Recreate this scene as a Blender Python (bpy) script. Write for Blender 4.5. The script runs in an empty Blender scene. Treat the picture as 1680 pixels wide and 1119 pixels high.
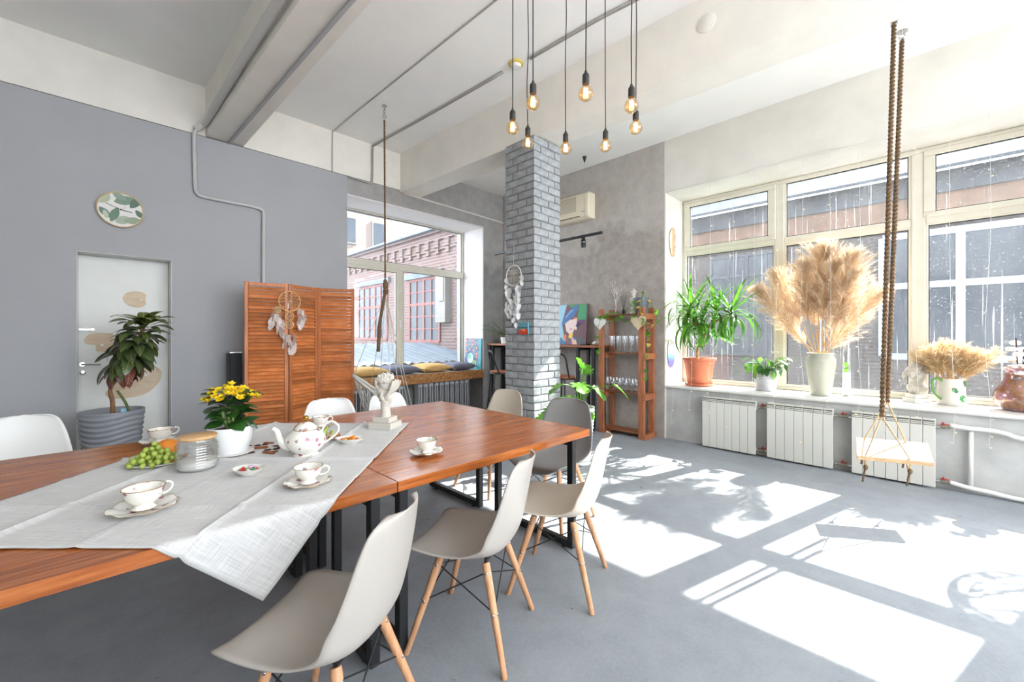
import bpy, math, random
from math import sin, cos, pi, radians, sqrt
from mathutils import Vector, Matrix, noise

sc = bpy.context.scene
COL = sc.collection
R = random.Random(11)

# ------------------------------------------------------------------ camera, world, sun, exposure
cam_d = bpy.data.cameras.new('camera')
cam_d.sensor_width = 36.0
cam_d.lens = 36.0 * 685.0 / 1680.0
cam_d.shift_y = -9.5 / 1680.0
cam_d.clip_start = 0.02
cam_d.clip_end = 300
cam = bpy.data.objects.new('camera', cam_d)
cam.location = (0, 0, 1.42)
cam.rotation_euler = (radians(90), 0, radians(-45))
COL.objects.link(cam)
sc.camera = cam

world = bpy.data.worlds.new('hazy_sky')
sc.world = world
world.use_nodes = True
wn = world.node_tree.nodes
wn['Background'].inputs[0].default_value = (0.86, 0.93, 1.0, 1)
wn['Background'].inputs[1].default_value = 4.3

sun_d = bpy.data.lights.new('sun', 'SUN')
sun_d.energy = 14.0
sun_d.angle = radians(0.55)
sun_d.color = (1.0, 0.95, 0.87)
sun = bpy.data.objects.new('sun', sun_d)
sun.location = (14, -3, 12)
sun.rotation_euler = Vector((-0.966, 0.2535, -0.816)).to_track_quat('-Z', 'Y').to_euler()
COL.objects.link(sun)

sc.view_settings.view_transform = 'Standard'
sc.view_settings.look = 'None'
sc.view_settings.gamma = 1.0
sc.view_settings.use_curve_mapping = False
sc.view_settings.exposure = 1.22
cy = sc.cycles
cy.use_denoising = True
cy.max_bounces = 8
cy.diffuse_bounces = 4
cy.glossy_bounces = 4
cy.transmission_bounces = 6
cy.transparent_max_bounces = 12
cy.sample_clamp_indirect = 8.0
cy.use_adaptive_sampling = True
cy.adaptive_threshold = .03
cy.caustics_reflective = False
cy.caustics_refractive = False

# ------------------------------------------------------------------ mesh helpers
class MB:
    def __init__(s):
        s.v = []; s.f = []
    def add(s, vs, fs, mtx=None):
        n = len(s.v)
        if mtx is not None:
            vs = [mtx @ Vector(p) for p in vs]
        s.v += [tuple(p) for p in vs]
        s.f += [tuple(i + n for i in f) for f in fs]
        return s
    def box(s, x0, x1, y0, y1, z0, z1, mtx=None):
        vs = [(x, y, z) for x in (x0, x1) for y in (y0, y1) for z in (z0, z1)]
        fs = [(0, 1, 3, 2), (4, 6, 7, 5), (0, 4, 5, 1), (2, 3, 7, 6), (0, 2, 6, 4), (1, 5, 7, 3)]
        return s.add(vs, fs, mtx)
    def cbox(s, x0, x1, y0, y1, z0, z1, c=0.005, mtx=None):
        hx, hy, hz = (x1 - x0) / 2, (y1 - y0) / 2, (z1 - z0) / 2
        ox, oy, oz = (x1 + x0) / 2, (y1 + y0) / 2, (z1 + z0) / 2
        c = min(c, hx * .9, hy * .9, hz * .9)
        vs = []; idx = {}
        for a in (-1, 1):
            for b in (-1, 1):
                for d in (-1, 1):
                    idx[a, b, d] = len(vs)
                    vs += [(ox + a * hx, oy + b * (hy - c), oz + d * (hz - c)),
                           (ox + a * (hx - c), oy + b * hy, oz + d * (hz - c)),
                           (ox + a * (hx - c), oy + b * (hy - c), oz + d * hz)]
        fs = []
        def quad(keys, k):
            fs.append(tuple(idx[q] + k for q in keys))
        for a in (-1, 1):
            q = [(a, -1, -1), (a, 1, -1), (a, 1, 1), (a, -1, 1)]
            quad(q if a > 0 else q[::-1], 0)
            q = [(-1, a, -1), (1, a, -1), (1, a, 1), (-1, a, 1)]
            quad(q[::-1] if a > 0 else q, 1)
            q = [(-1, -1, a), (1, -1, a), (1, 1, a), (-1, 1, a)]
            quad(q if a > 0 else q[::-1], 2)
        for a in (-1, 1):
            for b in (-1, 1):
                i, j = idx[a, b, -1], idx[a, b, 1]
                q = (i, i + 1, j + 1, j); fs.append(q if a * b > 0 else q[::-1])
                i, j = idx[a, -1, b], idx[a, 1, b]
                q = (i, j, j + 2, i + 2); fs.append(q if a * b > 0 else q[::-1])
                i, j = idx[-1, a, b], idx[1, a, b]
                q = (i + 1, i + 2, j + 2, j + 1); fs.append(q if a * b > 0 else q[::-1])
                for d in (-1, 1):
                    i = idx[a, b, d]; q = (i, i + 1, i + 2)
                    fs.append(q if a * b * d > 0 else q[::-1])
        return s.add(vs, fs, mtx)
    def tube(s, path, r, n=8, closed=False, caps=True, mtx=None):
        P = [Vector(p) for p in path]; m = len(P)
        rs = list(r) if isinstance(r, (list, tuple)) else [r] * m
        T = []
        for i in range(m):
            a = P[(i - 1) % m] if (closed or i > 0) else P[i]
            b = P[(i + 1) % m] if (closed or i < m - 1) else P[i]
            t = (b - a); T.append(t.normalized() if t.length > 1e-9 else Vector((0, 0, 1)))
        up = Vector((0, 0, 1)) if abs(T[0].z) < .9 else Vector((1, 0, 0))
        N = (up - T[0] * up.dot(T[0])).normalized()
        vs = []
        for i in range(m):
            N = (N - T[i] * N.dot(T[i]))
            N = N.normalized() if N.length > 1e-6 else T[i].orthogonal().normalized()
            B = T[i].cross(N)
            for k in range(n):
                a = 2 * pi * k / n
                vs.append(P[i] + (N * cos(a) + B * sin(a)) * rs[i])
        fs = []
        for i in range(m if closed else m - 1):
            for k in range(n):
                a, b = i * n + k, i * n + (k + 1) % n
                c2, d = ((i + 1) % m) * n + (k + 1) % n, ((i + 1) % m) * n + k
                fs.append((a, b, c2, d))
        if caps and not closed:
            fs.append(tuple(range(n))[::-1]); fs.append(tuple((m - 1) * n + k for k in range(n)))
        return s.add(vs, fs, mtx)
    def lathe(s, prof, n=32, c=(0, 0, 0), mtx=None, wob=None, closed_ends=True):
        vs = []; m = len(prof)
        for i, (r, z) in enumerate(prof):
            for k in range(n):
                a = 2 * pi * k / n
                rr, zz = (r, z) if wob is None else wob(r, z, a)
                vs.append((c[0] + rr * cos(a), c[1] + rr * sin(a), c[2] + zz))
        fs = []
        for i in range(m - 1):
            for k in range(n):
                fs.append((i * n + k, i * n + (k + 1) % n, (i + 1) * n + (k + 1) % n, (i + 1) * n + k))
        if closed_ends:
            if prof[0][0] > 1e-6: fs.append(tuple(range(n))[::-1])
            if prof[-1][0] > 1e-6: fs.append(tuple((m - 1) * n + k for k in range(n)))
        return s.add(vs, fs, mtx)
    def ball(s, c, r, nu=14, nv=9, mtx=None):
        rx, ry, rz = r if isinstance(r, (tuple, list)) else (r, r, r)
        vs = [(c[0], c[1], c[2] - rz)]
        for j in range(1, nv):
            t = -pi / 2 + pi * j / nv
            for k in range(nu):
                a = 2 * pi * k / nu
                vs.append((c[0] + rx * cos(t) * cos(a), c[1] + ry * cos(t) * sin(a), c[2] + rz * sin(t)))
        vs.append((c[0], c[1], c[2] + rz)); L = len(vs) - 1
        fs = [(0, 1 + (k + 1) % nu, 1 + k) for k in range(nu)]
        for j in range(nv - 2):
            for k in range(nu):
                a = 1 + j * nu
                fs.append((a + k, a + (k + 1) % nu, a + nu + (k + 1) % nu, a + nu + k))
        a = 1 + (nv - 2) * nu
        fs += [(a + k, a + (k + 1) % nu, L) for k in range(nu)]
        return s.add(vs, fs, mtx)
    def prism(s, poly, z0, z1, mtx=None):
        n = len(poly)
        ar = sum(poly[i][0] * poly[(i + 1) % n][1] - poly[(i + 1) % n][0] * poly[i][1] for i in range(n))
        if ar < 0: poly = poly[::-1]
        vs = [(x, y, z0) for x, y in poly] + [(x, y, z1) for x, y in poly]
        fs = [tuple(range(n))[::-1], tuple(range(n, 2 * n))]
        fs += [(i, (i + 1) % n, n + (i + 1) % n, n + i) for i in range(n)]
        return s.add(vs, fs, mtx)
    def ringprism(s, outer, inner, z0, z1, mtx=None):
        n = len(outer)
        vs = [(x, y, z) for z in (z0, z1) for pl in (outer, inner) for x, y in pl]
        fs = []
        for i in range(n):
            j = (i + 1) % n
            fs += [(2 * n + i, 2 * n + j, 3 * n + j, 3 * n + i), (i, n + i, n + j, j),
                   (i, j, 2 * n + j, 2 * n + i), (n + i, 3 * n + i, 3 * n + j, n + j)]
        return s.add(vs, fs, mtx)
    def grid(s, fn, nu, nv, mtx=None, closed_u=False):
        vs = [fn(i / nu, j / nv) for i in range(nu + (0 if closed_u else 1)) for j in range(nv + 1)]
        m = nv + 1; N = nu if closed_u else nu + 1
        fs = [(i * m + j, ((i + 1) % N) * m + j, ((i + 1) % N) * m + j + 1, i * m + j + 1) for i in range(nu) for j in range(nv)]
        return s.add(vs, fs, mtx)
    def mesh(s, name, mat=None, smooth=40):
        me = bpy.data.meshes.new(name)
        me.from_pydata(s.v, [], s.f)
        if mat is not None: me.materials.append(mat)
        if smooth:
            me.polygons.foreach_set('use_smooth', [True] * len(me.polygons))
            if smooth < 180: me.set_sharp_from_angle(angle=radians(smooth))
        me.update()
        return me
    def build(s, name, mat, parent=None, smooth=40, loc=None, rz=0, world=False):
        if world and parent is not None:
            o = parent.location
            s.v = [(p[0] - o[0], p[1] - o[1], p[2] - o[2]) for p in s.v]
        return put(s.mesh(name, mat, smooth), name, parent, loc, rz)

def put(me, name, parent=None, loc=None, rz=0, mtx=None):
    o = bpy.data.objects.new(name, me)
    COL.objects.link(o)
    if parent is not None: o.parent = parent
    if mtx is not None: o.matrix_local = mtx
    else:
        if loc is not None: o.location = loc
        if rz: o.rotation_euler = (0, 0, rz)
    return o

def tag(o, label=None, cat=None, group=None, kind=None):
    if label: o['label'] = label
    if cat: o['category'] = cat
    if group: o['group'] = group
    if kind: o['kind'] = kind
    return o

def thing(name, label, cat, loc=(0, 0, 0), rz=0, group=None):
    o = bpy.data.objects.new(name, None)
    COL.objects.link(o)
    o.empty_display_size = .05
    o.location = loc; o.rotation_euler = (0, 0, rz)
    return tag(o, label, cat, group)

def struct(name, mb, mat, parent=None, smooth=0):
    o = mb.build(name, mat, parent, smooth)
    if parent is None: o['kind'] = 'structure'
    return o

KIDS = {}
def dup(root, loc=None, rz=None, label=None, group=None):
    def cp(o, par):
        c = o.copy(); COL.objects.link(c); c.parent = par
        for ch in [k for k in bpy.data.objects if k.parent == o]:
            cp(ch, c)
        return c
    c = cp(root, None)
    if loc is not None: c.location = loc
    if rz is not None: c.rotation_euler = (0, 0, rz)
    if label: c['label'] = label
    if group: c['group'] = group
    return c

def aim(loc, d, roll=0.0, sc_=1.0):
    """matrix with local +Y along d, local +Z as far up as possible"""
    y = Vector(d).normalized()
    z = Vector((0, 0, 1)) if abs(y.z) < .98 else Vector((1, 0, 0))
    x = y.cross(z).normalized(); z = x.cross(y)
    m = Matrix((x, y, z)).transposed().to_4x4()
    if roll: m = m @ Matrix.Rotation(roll, 4, 'Y')
    m = Matrix.Translation(loc) @ m
    if sc_ != 1.0: m = m @ Matrix.Scale(sc_, 4)
    return m

def smooth_path(pts, n=6, closed=False):
    P = [Vector(p) for p in pts]; out = []; m = len(P)
    rng = range(m) if closed else range(m - 1)
    for i in rng:
        p0 = P[(i - 1) % m] if closed or i > 0 else P[i]
        p1 = P[i]; p2 = P[(i + 1) % m]
        p3 = P[(i + 2) % m] if closed or i + 2 < m else p2
        for k in range(n):
            t = k / n
            out.append(.5 * ((2 * p1) + (p2 - p0) * t + (2 * p0 - 5 * p1 + 4 * p2 - p3) * t * t + (3 * p1 - p0 - 3 * p2 + p3) * t ** 3))
    if not closed: out.append(P[-1])
    return out

def circ(c, r, n=32, axis='z', a0=0):
    out = []
    for k in range(n):
        a = a0 + 2 * pi * k / n
        u, v = r * cos(a), r * sin(a)
        out.append({'z': (c[0] + u, c[1] + v, c[2]), 'x': (c[0], c[1] + u, c[2] + v), 'y': (c[0] + u, c[1], c[2] + v)}[axis])
    return out

# ------------------------------------------------------------------ materials
def lin(c):
    return tuple(((x / 255) / 12.92 if x / 255 <= .04045 else ((x / 255 + .055) / 1.055) ** 2.4) for x in c[:3]) + (1,)

def new_mat(name):
    m = bpy.data.materials.new(name); m.use_nodes = True
    nt = m.node_tree; b = nt.nodes['Principled BSDF']
    return m, nt, b

def L(nt, a, b): nt.links.new(a, b)

def texco(nt, scale=(1, 1, 1), rand=False, kind='Object'):
    tc = nt.nodes.new('ShaderNodeTexCoord'); mp = nt.nodes.new('ShaderNodeMapping')
    mp.inputs['Scale'].default_value = scale
    out = tc.outputs[kind]
    if rand:
        oi = nt.nodes.new('ShaderNodeObjectInfo'); ma = nt.nodes.new('ShaderNodeVectorMath'); ma.operation = 'MULTIPLY_ADD'
        cb = nt.nodes.new('ShaderNodeCombineXYZ')
        for i in range(3): L(nt, oi.outputs['Random'], cb.inputs[i])
        L(nt, cb.outputs[0], ma.inputs[0]); ma.inputs[1].default_value = (37, 53, 71); L(nt, out, ma.inputs[2]); out = ma.outputs[0]
    L(nt, out, mp.inputs['Vector'])
    return mp.outputs[0]

def noise_n(nt, vec, scale, detail=4, rough=.55):
    n = nt.nodes.new('ShaderNodeTexNoise'); n.inputs['Scale'].default_value = scale
    n.inputs['Detail'].default_value = detail; n.inputs['Roughness'].default_value = rough
    L(nt, vec, n.inputs['Vector']); return n.outputs['Fac']

def ramp(nt, fac, stops):
    r = nt.nodes.new('ShaderNodeValToRGB'); el = r.color_ramp.elements
    el[0].position, el[0].color = stops[0][0], stops[0][1]
    el[1].position, el[1].color = stops[-1][0], stops[-1][1]
    for p, c in stops[1:-1]:
        e = el.new(p); e.color = c
    L(nt, fac, r.inputs[0]); return r.outputs[0]

def mixc(nt, fac, a, b, mode='MIX'):
    m = nt.nodes.new('ShaderNodeMix'); m.data_type = 'RGBA'; m.blend_type = mode
    for sck, val in ((0, fac), (6, a), (7, b)):
        if isinstance(val, (int, float)): m.inputs[sck].default_value = val
        elif isinstance(val, tuple): m.inputs[sck].default_value = val
        else: L(nt, val, m.inputs[sck])
    return m.outputs[2]

def bump(nt, b, h, strength=.3, dist=.01):
    bp = nt.nodes.new('ShaderNodeBump'); bp.inputs['Strength'].default_value = strength; bp.inputs['Distance'].default_value = dist
    L(nt, h, bp.inputs['Height']); L(nt, bp.outputs[0], b.inputs['Normal'])

def rnd_value(nt, col, amt):
    oi = nt.nodes.new('ShaderNodeObjectInfo'); mr = nt.nodes.new('ShaderNodeMapRange')
    mr.inputs[3].default_value = 1 - amt; mr.inputs[4].default_value = 1 + amt
    L(nt, oi.outputs['Random'], mr.inputs[0])
    hs = nt.nodes.new('ShaderNodeHueSaturation'); L(nt, col, hs.inputs['Color']); L(nt, mr.outputs[0], hs.inputs['Value'])
    return hs.outputs[0]

def plain(name, c, rough=.5, metal=0, spec=.5, var=0, vscale=6, bmp=0, bscale=60, rnd=0, sss=0, trans=0, coat=0):
    m, nt, b = new_mat(name)
    b.inputs['Base Color'].default_value = lin(c)
    b.inputs['Roughness'].default_value = rough; b.inputs['Metallic'].default_value = metal
    b.inputs['Specular IOR Level'].default_value = spec
    if coat: b.inputs['Coat Weight'].default_value = coat; b.inputs['Coat Roughness'].default_value = .1
    if trans: b.inputs['Transmission Weight'].default_value = trans
    if var or rnd or bmp:
        v = texco(nt)
        col = None
        if var:
            n = noise_n(nt, v, vscale, 5)
            k = lambda s: lin(tuple(max(0, min(255, x * s)) for x in c))
            col = ramp(nt, n, [(.3, k(1 - var)), (.7, k(1 + var))])
        else:
            rgb = nt.nodes.new('ShaderNodeRGB'); rgb.outputs[0].default_value = lin(c); col = rgb.outputs[0]
        if rnd: col = rnd_value(nt, col, rnd)
        L(nt, col, b.inputs['Base Color'])
        if bmp: bump(nt, b, noise_n(nt, v, bscale, 4), bmp, .01)
    return m

def wood(name, c1, c2, c3, scale=(1, 12, 12), rough=.4, rnd=.12, coat=0, bmp=.08, fr=4):
    m, nt, b = new_mat(name)
    v = texco(nt, scale, True)
    n = noise_n(nt, v, fr, 7, .6)
    col = ramp(nt, n, [(.28, lin(c1)), (.5, lin(c2)), (.72, lin(c3))])
    if rnd: col = rnd_value(nt, col, rnd)
    L(nt, col, b.inputs['Base Color']); b.inputs['Roughness'].default_value = rough
    if coat: b.inputs['Coat Weight'].default_value = coat; b.inputs['Coat Roughness'].default_value = .12
    if bmp: bump(nt, b, n, bmp, .004)
    return m

def leafmat(name, c1, c2, vein=None, rnd=.2, rough=.35, transl=.35):
    m, nt, b = new_mat(name)
    v = texco(nt, (1, 1, 1), True)
    n = noise_n(nt, v, 9, 3)
    col = ramp(nt, n, [(.35, lin(c1)), (.65, lin(c2))])
    if vein:
        tc = nt.nodes.new('ShaderNodeTexCoord'); sp = nt.nodes.new('ShaderNodeSeparateXYZ'); L(nt, tc.outputs['Object'], sp.inputs[0])
        ab = nt.nodes.new('ShaderNodeMath'); ab.operation = 'ABSOLUTE'; L(nt, sp.outputs[0], ab.inputs[0])
        # chevron side veins: y - 0.9|x|
        mm = nt.nodes.new('ShaderNodeMath'); mm.operation = 'MULTIPLY_ADD'; L(nt, ab.outputs[0], mm.inputs[0]); mm.inputs[1].default_value = -.9; L(nt, sp.outputs[1], mm.inputs[2])
        sn = nt.nodes.new('ShaderNodeMath'); sn.operation = 'SINE'
        ml = nt.nodes.new('ShaderNodeMath'); ml.operation = 'MULTIPLY'; L(nt, mm.outputs[0], ml.inputs[0]); ml.inputs[1].default_value = 330
        L(nt, ml.outputs[0], sn.inputs[0])
        f1 = ramp(nt, sn.outputs[0], [(.75, (0, 0, 0, 1)), (.98, (.6, .6, .6, 1))])
        f2 = ramp(nt, ab.outputs[0], [(.001, (1, 1, 1, 1)), (.0035, (0, 0, 0, 1))])
        mx = nt.nodes.new('ShaderNodeMath'); mx.operation = 'MAXIMUM'; L(nt, f1, mx.inputs[0]); L(nt, f2, mx.inputs[1])
        col = mixc(nt, mx.outputs[0], col, lin(vein))
    if rnd: col = rnd_value(nt, col, rnd)
    L(nt, col, b.inputs['Base Color']); b.inputs['Roughness'].default_value = rough
    if transl:
        tr = nt.nodes.new('ShaderNodeBsdfTranslucent'); L(nt, col, tr.inputs[0])
        mx = nt.nodes.new('ShaderNodeMixShader'); mx.inputs[0].default_value = transl
        out = nt.nodes['Material Output']
        L(nt, b.outputs[0], mx.inputs[1]); L(nt, tr.outputs[0], mx.inputs[2]); L(nt, mx.outputs[0], out.inputs[0])
    return m

def concrete_wall(name, top, low, zsplit, fleck=True):
    m, nt, b = new_mat(name)
    v = texco(nt)
    tc = nt.nodes.new('ShaderNodeTexCoord'); sp = nt.nodes.new('ShaderNodeSeparateXYZ'); L(nt, tc.outputs['Object'], sp.inputs[0])
    n1 = noise_n(nt, v, 1.6, 5); n2 = noise_n(nt, v, 7, 6, .65)
    ad = nt.nodes.new('ShaderNodeMath'); ad.operation = 'MULTIPLY_ADD'; L(nt, n1, ad.inputs[0]); ad.inputs[1].default_value = 1.6; L(nt, sp.outputs[2], ad.inputs[2])
    sb = nt.nodes.new('ShaderNodeMath'); sb.operation = 'SUBTRACT'; L(nt, ad.outputs[0], sb.inputs[0]); sb.inputs[1].default_value = zsplit + .3
    f = ramp(nt, sb.outputs[0], [(.42, (0, 0, 0, 1)), (.56, (1, 1, 1, 1))])
    k = lambda c, s: lin(tuple(min(255, x * s) for x in c))
    ct = ramp(nt, n2, [(.3, k(top, .94)), (.7, k(top, 1.05))])
    cl = ramp(nt, n2, [(.3, k(low, .91)), (.7, k(low, 1.07))])
    col = mixc(nt, f, cl, ct)
    if fleck:
        n3 = noise_n(nt, v, 34, 3, .75)
        fk = ramp(nt, n3, [(.64, (0, 0, 0, 1)), (.72, (.75, .75, .75, 1))])
        inv = nt.nodes.new('ShaderNodeMath'); inv.operation = 'SUBTRACT'; inv.inputs[0].default_value = 1.0; L(nt, f, inv.inputs[1])
        mu = nt.nodes.new('ShaderNodeMath'); mu.operation = 'MULTIPLY'; L(nt, fk, mu.inputs[0]); L(nt, inv.outputs[0], mu.inputs[1])
        col = mixc(nt, mu.outputs[0], col, lin((205, 198, 190)))
    L(nt, col, b.inputs['Base Color']); b.inputs['Roughness'].default_value = .75
    bump(nt, b, n2, .25, .01)
    return m

def glass_pane(name, dust=.12, streak=False):
    m, nt, b = new_mat(name)
    nt.nodes.remove(b)
    out = nt.nodes['Material Output']
    tr = nt.nodes.new('ShaderNodeBsdfTransparent'); tr.inputs[0].default_value = (.95, .97, .98, 1)
    gl = nt.nodes.new('ShaderNodeBsdfGlossy'); gl.inputs['Roughness'].default_value = .02
    lw = nt.nodes.new('ShaderNodeLayerWeight'); lw.inputs[0].default_value = .5
    pw = nt.nodes.new('ShaderNodeMath'); pw.operation = 'POWER'; L(nt, lw.outputs['Facing'], pw.inputs[0]); pw.inputs[1].default_value = 5
    fr = nt.nodes.new('ShaderNodeMath'); fr.operation = 'MULTIPLY_ADD'; L(nt, pw.outputs[0], fr.inputs[0]); fr.inputs[1].default_value = .5; fr.inputs[2].default_value = .03
    m1 = nt.nodes.new('ShaderNodeMixShader'); L(nt, fr.outputs[0], m1.inputs[0]); L(nt, tr.outputs[0], m1.inputs[1]); L(nt, gl.outputs[0], m1.inputs[2])
    tl = nt.nodes.new('ShaderNodeBsdfTranslucent'); tl.inputs[0].default_value = (.85, .88, .92, 1)
    v = texco(nt)
    n1 = noise_n(nt, v, 2.2, 4); n2 = noise_n(nt, v, 160, 2, .6)
    mul = nt.nodes.new('ShaderNodeMath'); mul.operation = 'MULTIPLY'; L(nt, n1, mul.inputs[0]); L(nt, n2, mul.inputs[1])
    d = ramp(nt, mul.outputs[0], [(.1, (dust * .5,) * 3 + (1,)), (.42, (min(1, dust * 2.2),) * 3 + (1,))])
    if streak:
        n5 = noise_n(nt, v, 75, 2, .5)
        sp5 = ramp(nt, n5, [(.66, (0, 0, 0, 1)), (.70, (.10, .10, .10, 1))])
        m5 = nt.nodes.new('ShaderNodeMath'); m5.operation = 'MAXIMUM'; L(nt, d, m5.inputs[0]); L(nt, sp5, m5.inputs[1]); d = m5.outputs[0]
        vs = texco(nt, (1, 26, .35))
        n3 = noise_n(nt, vs, 2.2, 2, .4)
        s2 = ramp(nt, n3, [(.66, (0, 0, 0, 1)), (.73, (.12, .12, .12, 1))])
        mx = nt.nodes.new('ShaderNodeMath'); mx.operation = 'MAXIMUM'; L(nt, d, mx.inputs[0]); L(nt, s2, mx.inputs[1]); d = mx.outputs[0]
    m2 = nt.nodes.new('ShaderNodeMixShader'); L(nt, d, m2.inputs[0]); L(nt, m1.outputs[0], m2.inputs[1]); L(nt, tl.outputs[0], m2.inputs[2])
    L(nt, m2.outputs[0], out.inputs[0])
    return m

def clear_glass(name, tint=(.96, .98, .98), amt=.85):
    m, nt, b = new_mat(name); nt.nodes.remove(b)
    out = nt.nodes['Material Output']
    tr = nt.nodes.new('ShaderNodeBsdfTransparent'); tr.inputs[0].default_value = tint + (1,)
    gl = nt.nodes.new('ShaderNodeBsdfGlossy'); gl.inputs['Roughness'].default_value = .03
    lw = nt.nodes.new('ShaderNodeLayerWeight'); lw.inputs[0].default_value = .35
    rr = ramp(nt, lw.outputs['Facing'], [(.1, (1 - amt,) * 3 + (1,)), (.95, (.75, .75, .75, 1))])
    mx = nt.nodes.new('ShaderNodeMixShader'); L(nt, rr, mx.inputs[0]); L(nt, tr.outputs[0], mx.inputs[1]); L(nt, gl.outputs[0], mx.inputs[2])
    L(nt, mx.outputs[0], out.inputs[0])
    return m

def porcelain(name, blooms=True, scale=26):
    m, nt, b = new_mat(name)
    base = (.86, .83, .76, 1)
    if blooms:
        v = texco(nt)
        vo = nt.nodes.new('ShaderNodeTexVoronoi'); vo.inputs['Scale'].default_value = scale; L(nt, v, vo.inputs['Vector'])
        n = noise_n(nt, v, scale * 5, 2)
        ad = nt.nodes.new('ShaderNodeMath'); ad.operation = 'MULTIPLY_ADD'; L(nt, n, ad.inputs[0]); ad.inputs[1].default_value = .5; L(nt, vo.outputs['Distance'], ad.inputs[2])
        f = ramp(nt, ad.outputs[0], [(.50, (1, 1, 1, 1)), (.56, (0, 0, 0, 1))])
        sp = nt.nodes.new('ShaderNodeSeparateColor'); L(nt, vo.outputs['Color'], sp.inputs[0])
        cc = ramp(nt, sp.outputs[0], [(.2, lin((176, 86, 104))), (.45, lin((120, 60, 90))), (.6, lin((96, 120, 100))), (.85, lin((190, 120, 110)))])
        g = ramp(nt, sp.outputs[1], [(.35, (0, 0, 0, 1)), (.4, (.9, .9, .9, 1))])
        mu = nt.nodes.new('ShaderNodeMath'); mu.operation = 'MULTIPLY'; L(nt, f, mu.inputs[0]); L(nt, g, mu.inputs[1])
        L(nt, mixc(nt, mu.outputs[0], base, cc), b.inputs['Base Color'])
    else:
        b.inputs['Base Color'].default_value = base
    b.inputs['Roughness'].default_value = .12
    b.inputs['Coat Weight'].default_value = .5
    return m

def emit(name, c, s):
    m, nt, b = new_mat(name)
    b.inputs['Base Color'].default_value = lin(c); b.inputs['Emission Color'].default_value = lin(c); b.inputs['Emission Strength'].default_value = s
    return m

def brick_tex(name, c1, c2, mortar, scale=4, rot=(0, 0, 0)):
    m, nt, b = new_mat(name)
    tc = nt.nodes.new('ShaderNodeTexCoord'); mp = nt.nodes.new('ShaderNodeCombineXYZ'); sx = nt.nodes.new('ShaderNodeSeparateXYZ'); L(nt, tc.outputs['Object'], sx.inputs[0])
    L(nt, sx.outputs[1 if rot[2] else 0], mp.inputs[0]); L(nt, sx.outputs[2], mp.inputs[1])
    br = nt.nodes.new('ShaderNodeTexBrick'); br.inputs['Row Height'].default_value = .17; br.inputs['Scale'].default_value = scale
    br.inputs['Color1'].default_value = lin(c1); br.inputs['Color2'].default_value = lin(c2); br.inputs['Mortar'].default_value = lin(mortar)
    br.inputs['Mortar Size'].default_value = .03
    L(nt, mp.outputs[0], br.inputs['Vector'])
    n = noise_n(nt, mp.outputs[0], 1.3, 5)
    col = mixc(nt, ramp(nt, n, [(.4, (0, 0, 0, 1)), (.75, (.25, .25, .25, 1))]), br.outputs[0], lin(mortar))
    L(nt, col, b.inputs['Base Color']); b.inputs['Roughness'].default_value = .85
    return m

M = {}
M['white_wall'] = plain('white_plaster', (220, 215, 206), .8, var=.03, vscale=3, bmp=.15, bscale=18)
M['ceiling'] = plain('ceiling_whitewash', (246, 244, 240), .85, var=.012, vscale=2, bmp=.2, bscale=14)
M['band'] = plain('beam_whitewash', (236, 231, 222), .85, var=.02, vscale=3, bmp=.2, bscale=12)
M['blue_grey'] = plain('blue_grey_paint', (166, 166, 169), .7, var=.015, vscale=2)
M['reveal'] = plain('reveal_white', (226, 221, 219), .7)
M['conc_back'] = concrete_wall('grey_concrete_paint', (164, 161, 158), (140, 139, 137), 2.75, False)
M['conc_right'] = concrete_wall('flecked_concrete_plaster', (182, 175, 168), (164, 155, 148), 2.95, True)
M['pvc'] = plain('cream_window_frame', (216, 211, 196), .35, var=.02)
M['pane'] = glass_pane('dusty_window_glass', .008, True)
M['pane2'] = glass_pane('window_glass', .012)
M['black'] = plain('black_metal', (26, 27, 29), .45)
M['white_plastic'] = plain('white_plastic', (228, 226, 222), .4)
M['chrome'] = plain('polished_steel', (200, 200, 200), .2, metal=1)
M['gold'] = plain('gold_trim', (190, 140, 60), .25, metal=1)
M['table'] = wood('oiled_brown_boards', (138, 70, 30), (176, 98, 46), (204, 126, 68), (1.0, 14, 14), .23, .1, coat=.15)
M['tableedge'] = wood('board_edge_grain', (110, 66, 36), (150, 96, 56), (180, 120, 76), (2, 30, 30), .4, .08)
M['rackwood'] = wood('stained_pine', (128, 74, 46), (160, 96, 62), (184, 118, 80), (10, 10, 1.2), .5, .12)
M['screenwood'] = wood('varnished_screen_frame', (158, 90, 48), (186, 112, 64), (208, 134, 82), (12, 12, 1), .45, .1)
M['slatwood'] = wood('varnished_louvre_slat', (178, 102, 52), (200, 120, 66), (216, 140, 84), (1.5, 2, 2), .42, .3)
M['beech'] = wood('beech_leg', (186, 132, 92), (204, 152, 112), (218, 170, 132), (14, 14, 1.5), .5, .06)
M['ply'] = wood('birch_plywood', (196, 172, 142), (208, 186, 158), (216, 196, 170), (2, 8, 8), .6, .04)
M['palewood'] = wood('pale_plank', (160, 126, 90), (176, 144, 106), (190, 160, 124), (8, 1, 8), .55, .05)

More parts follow.
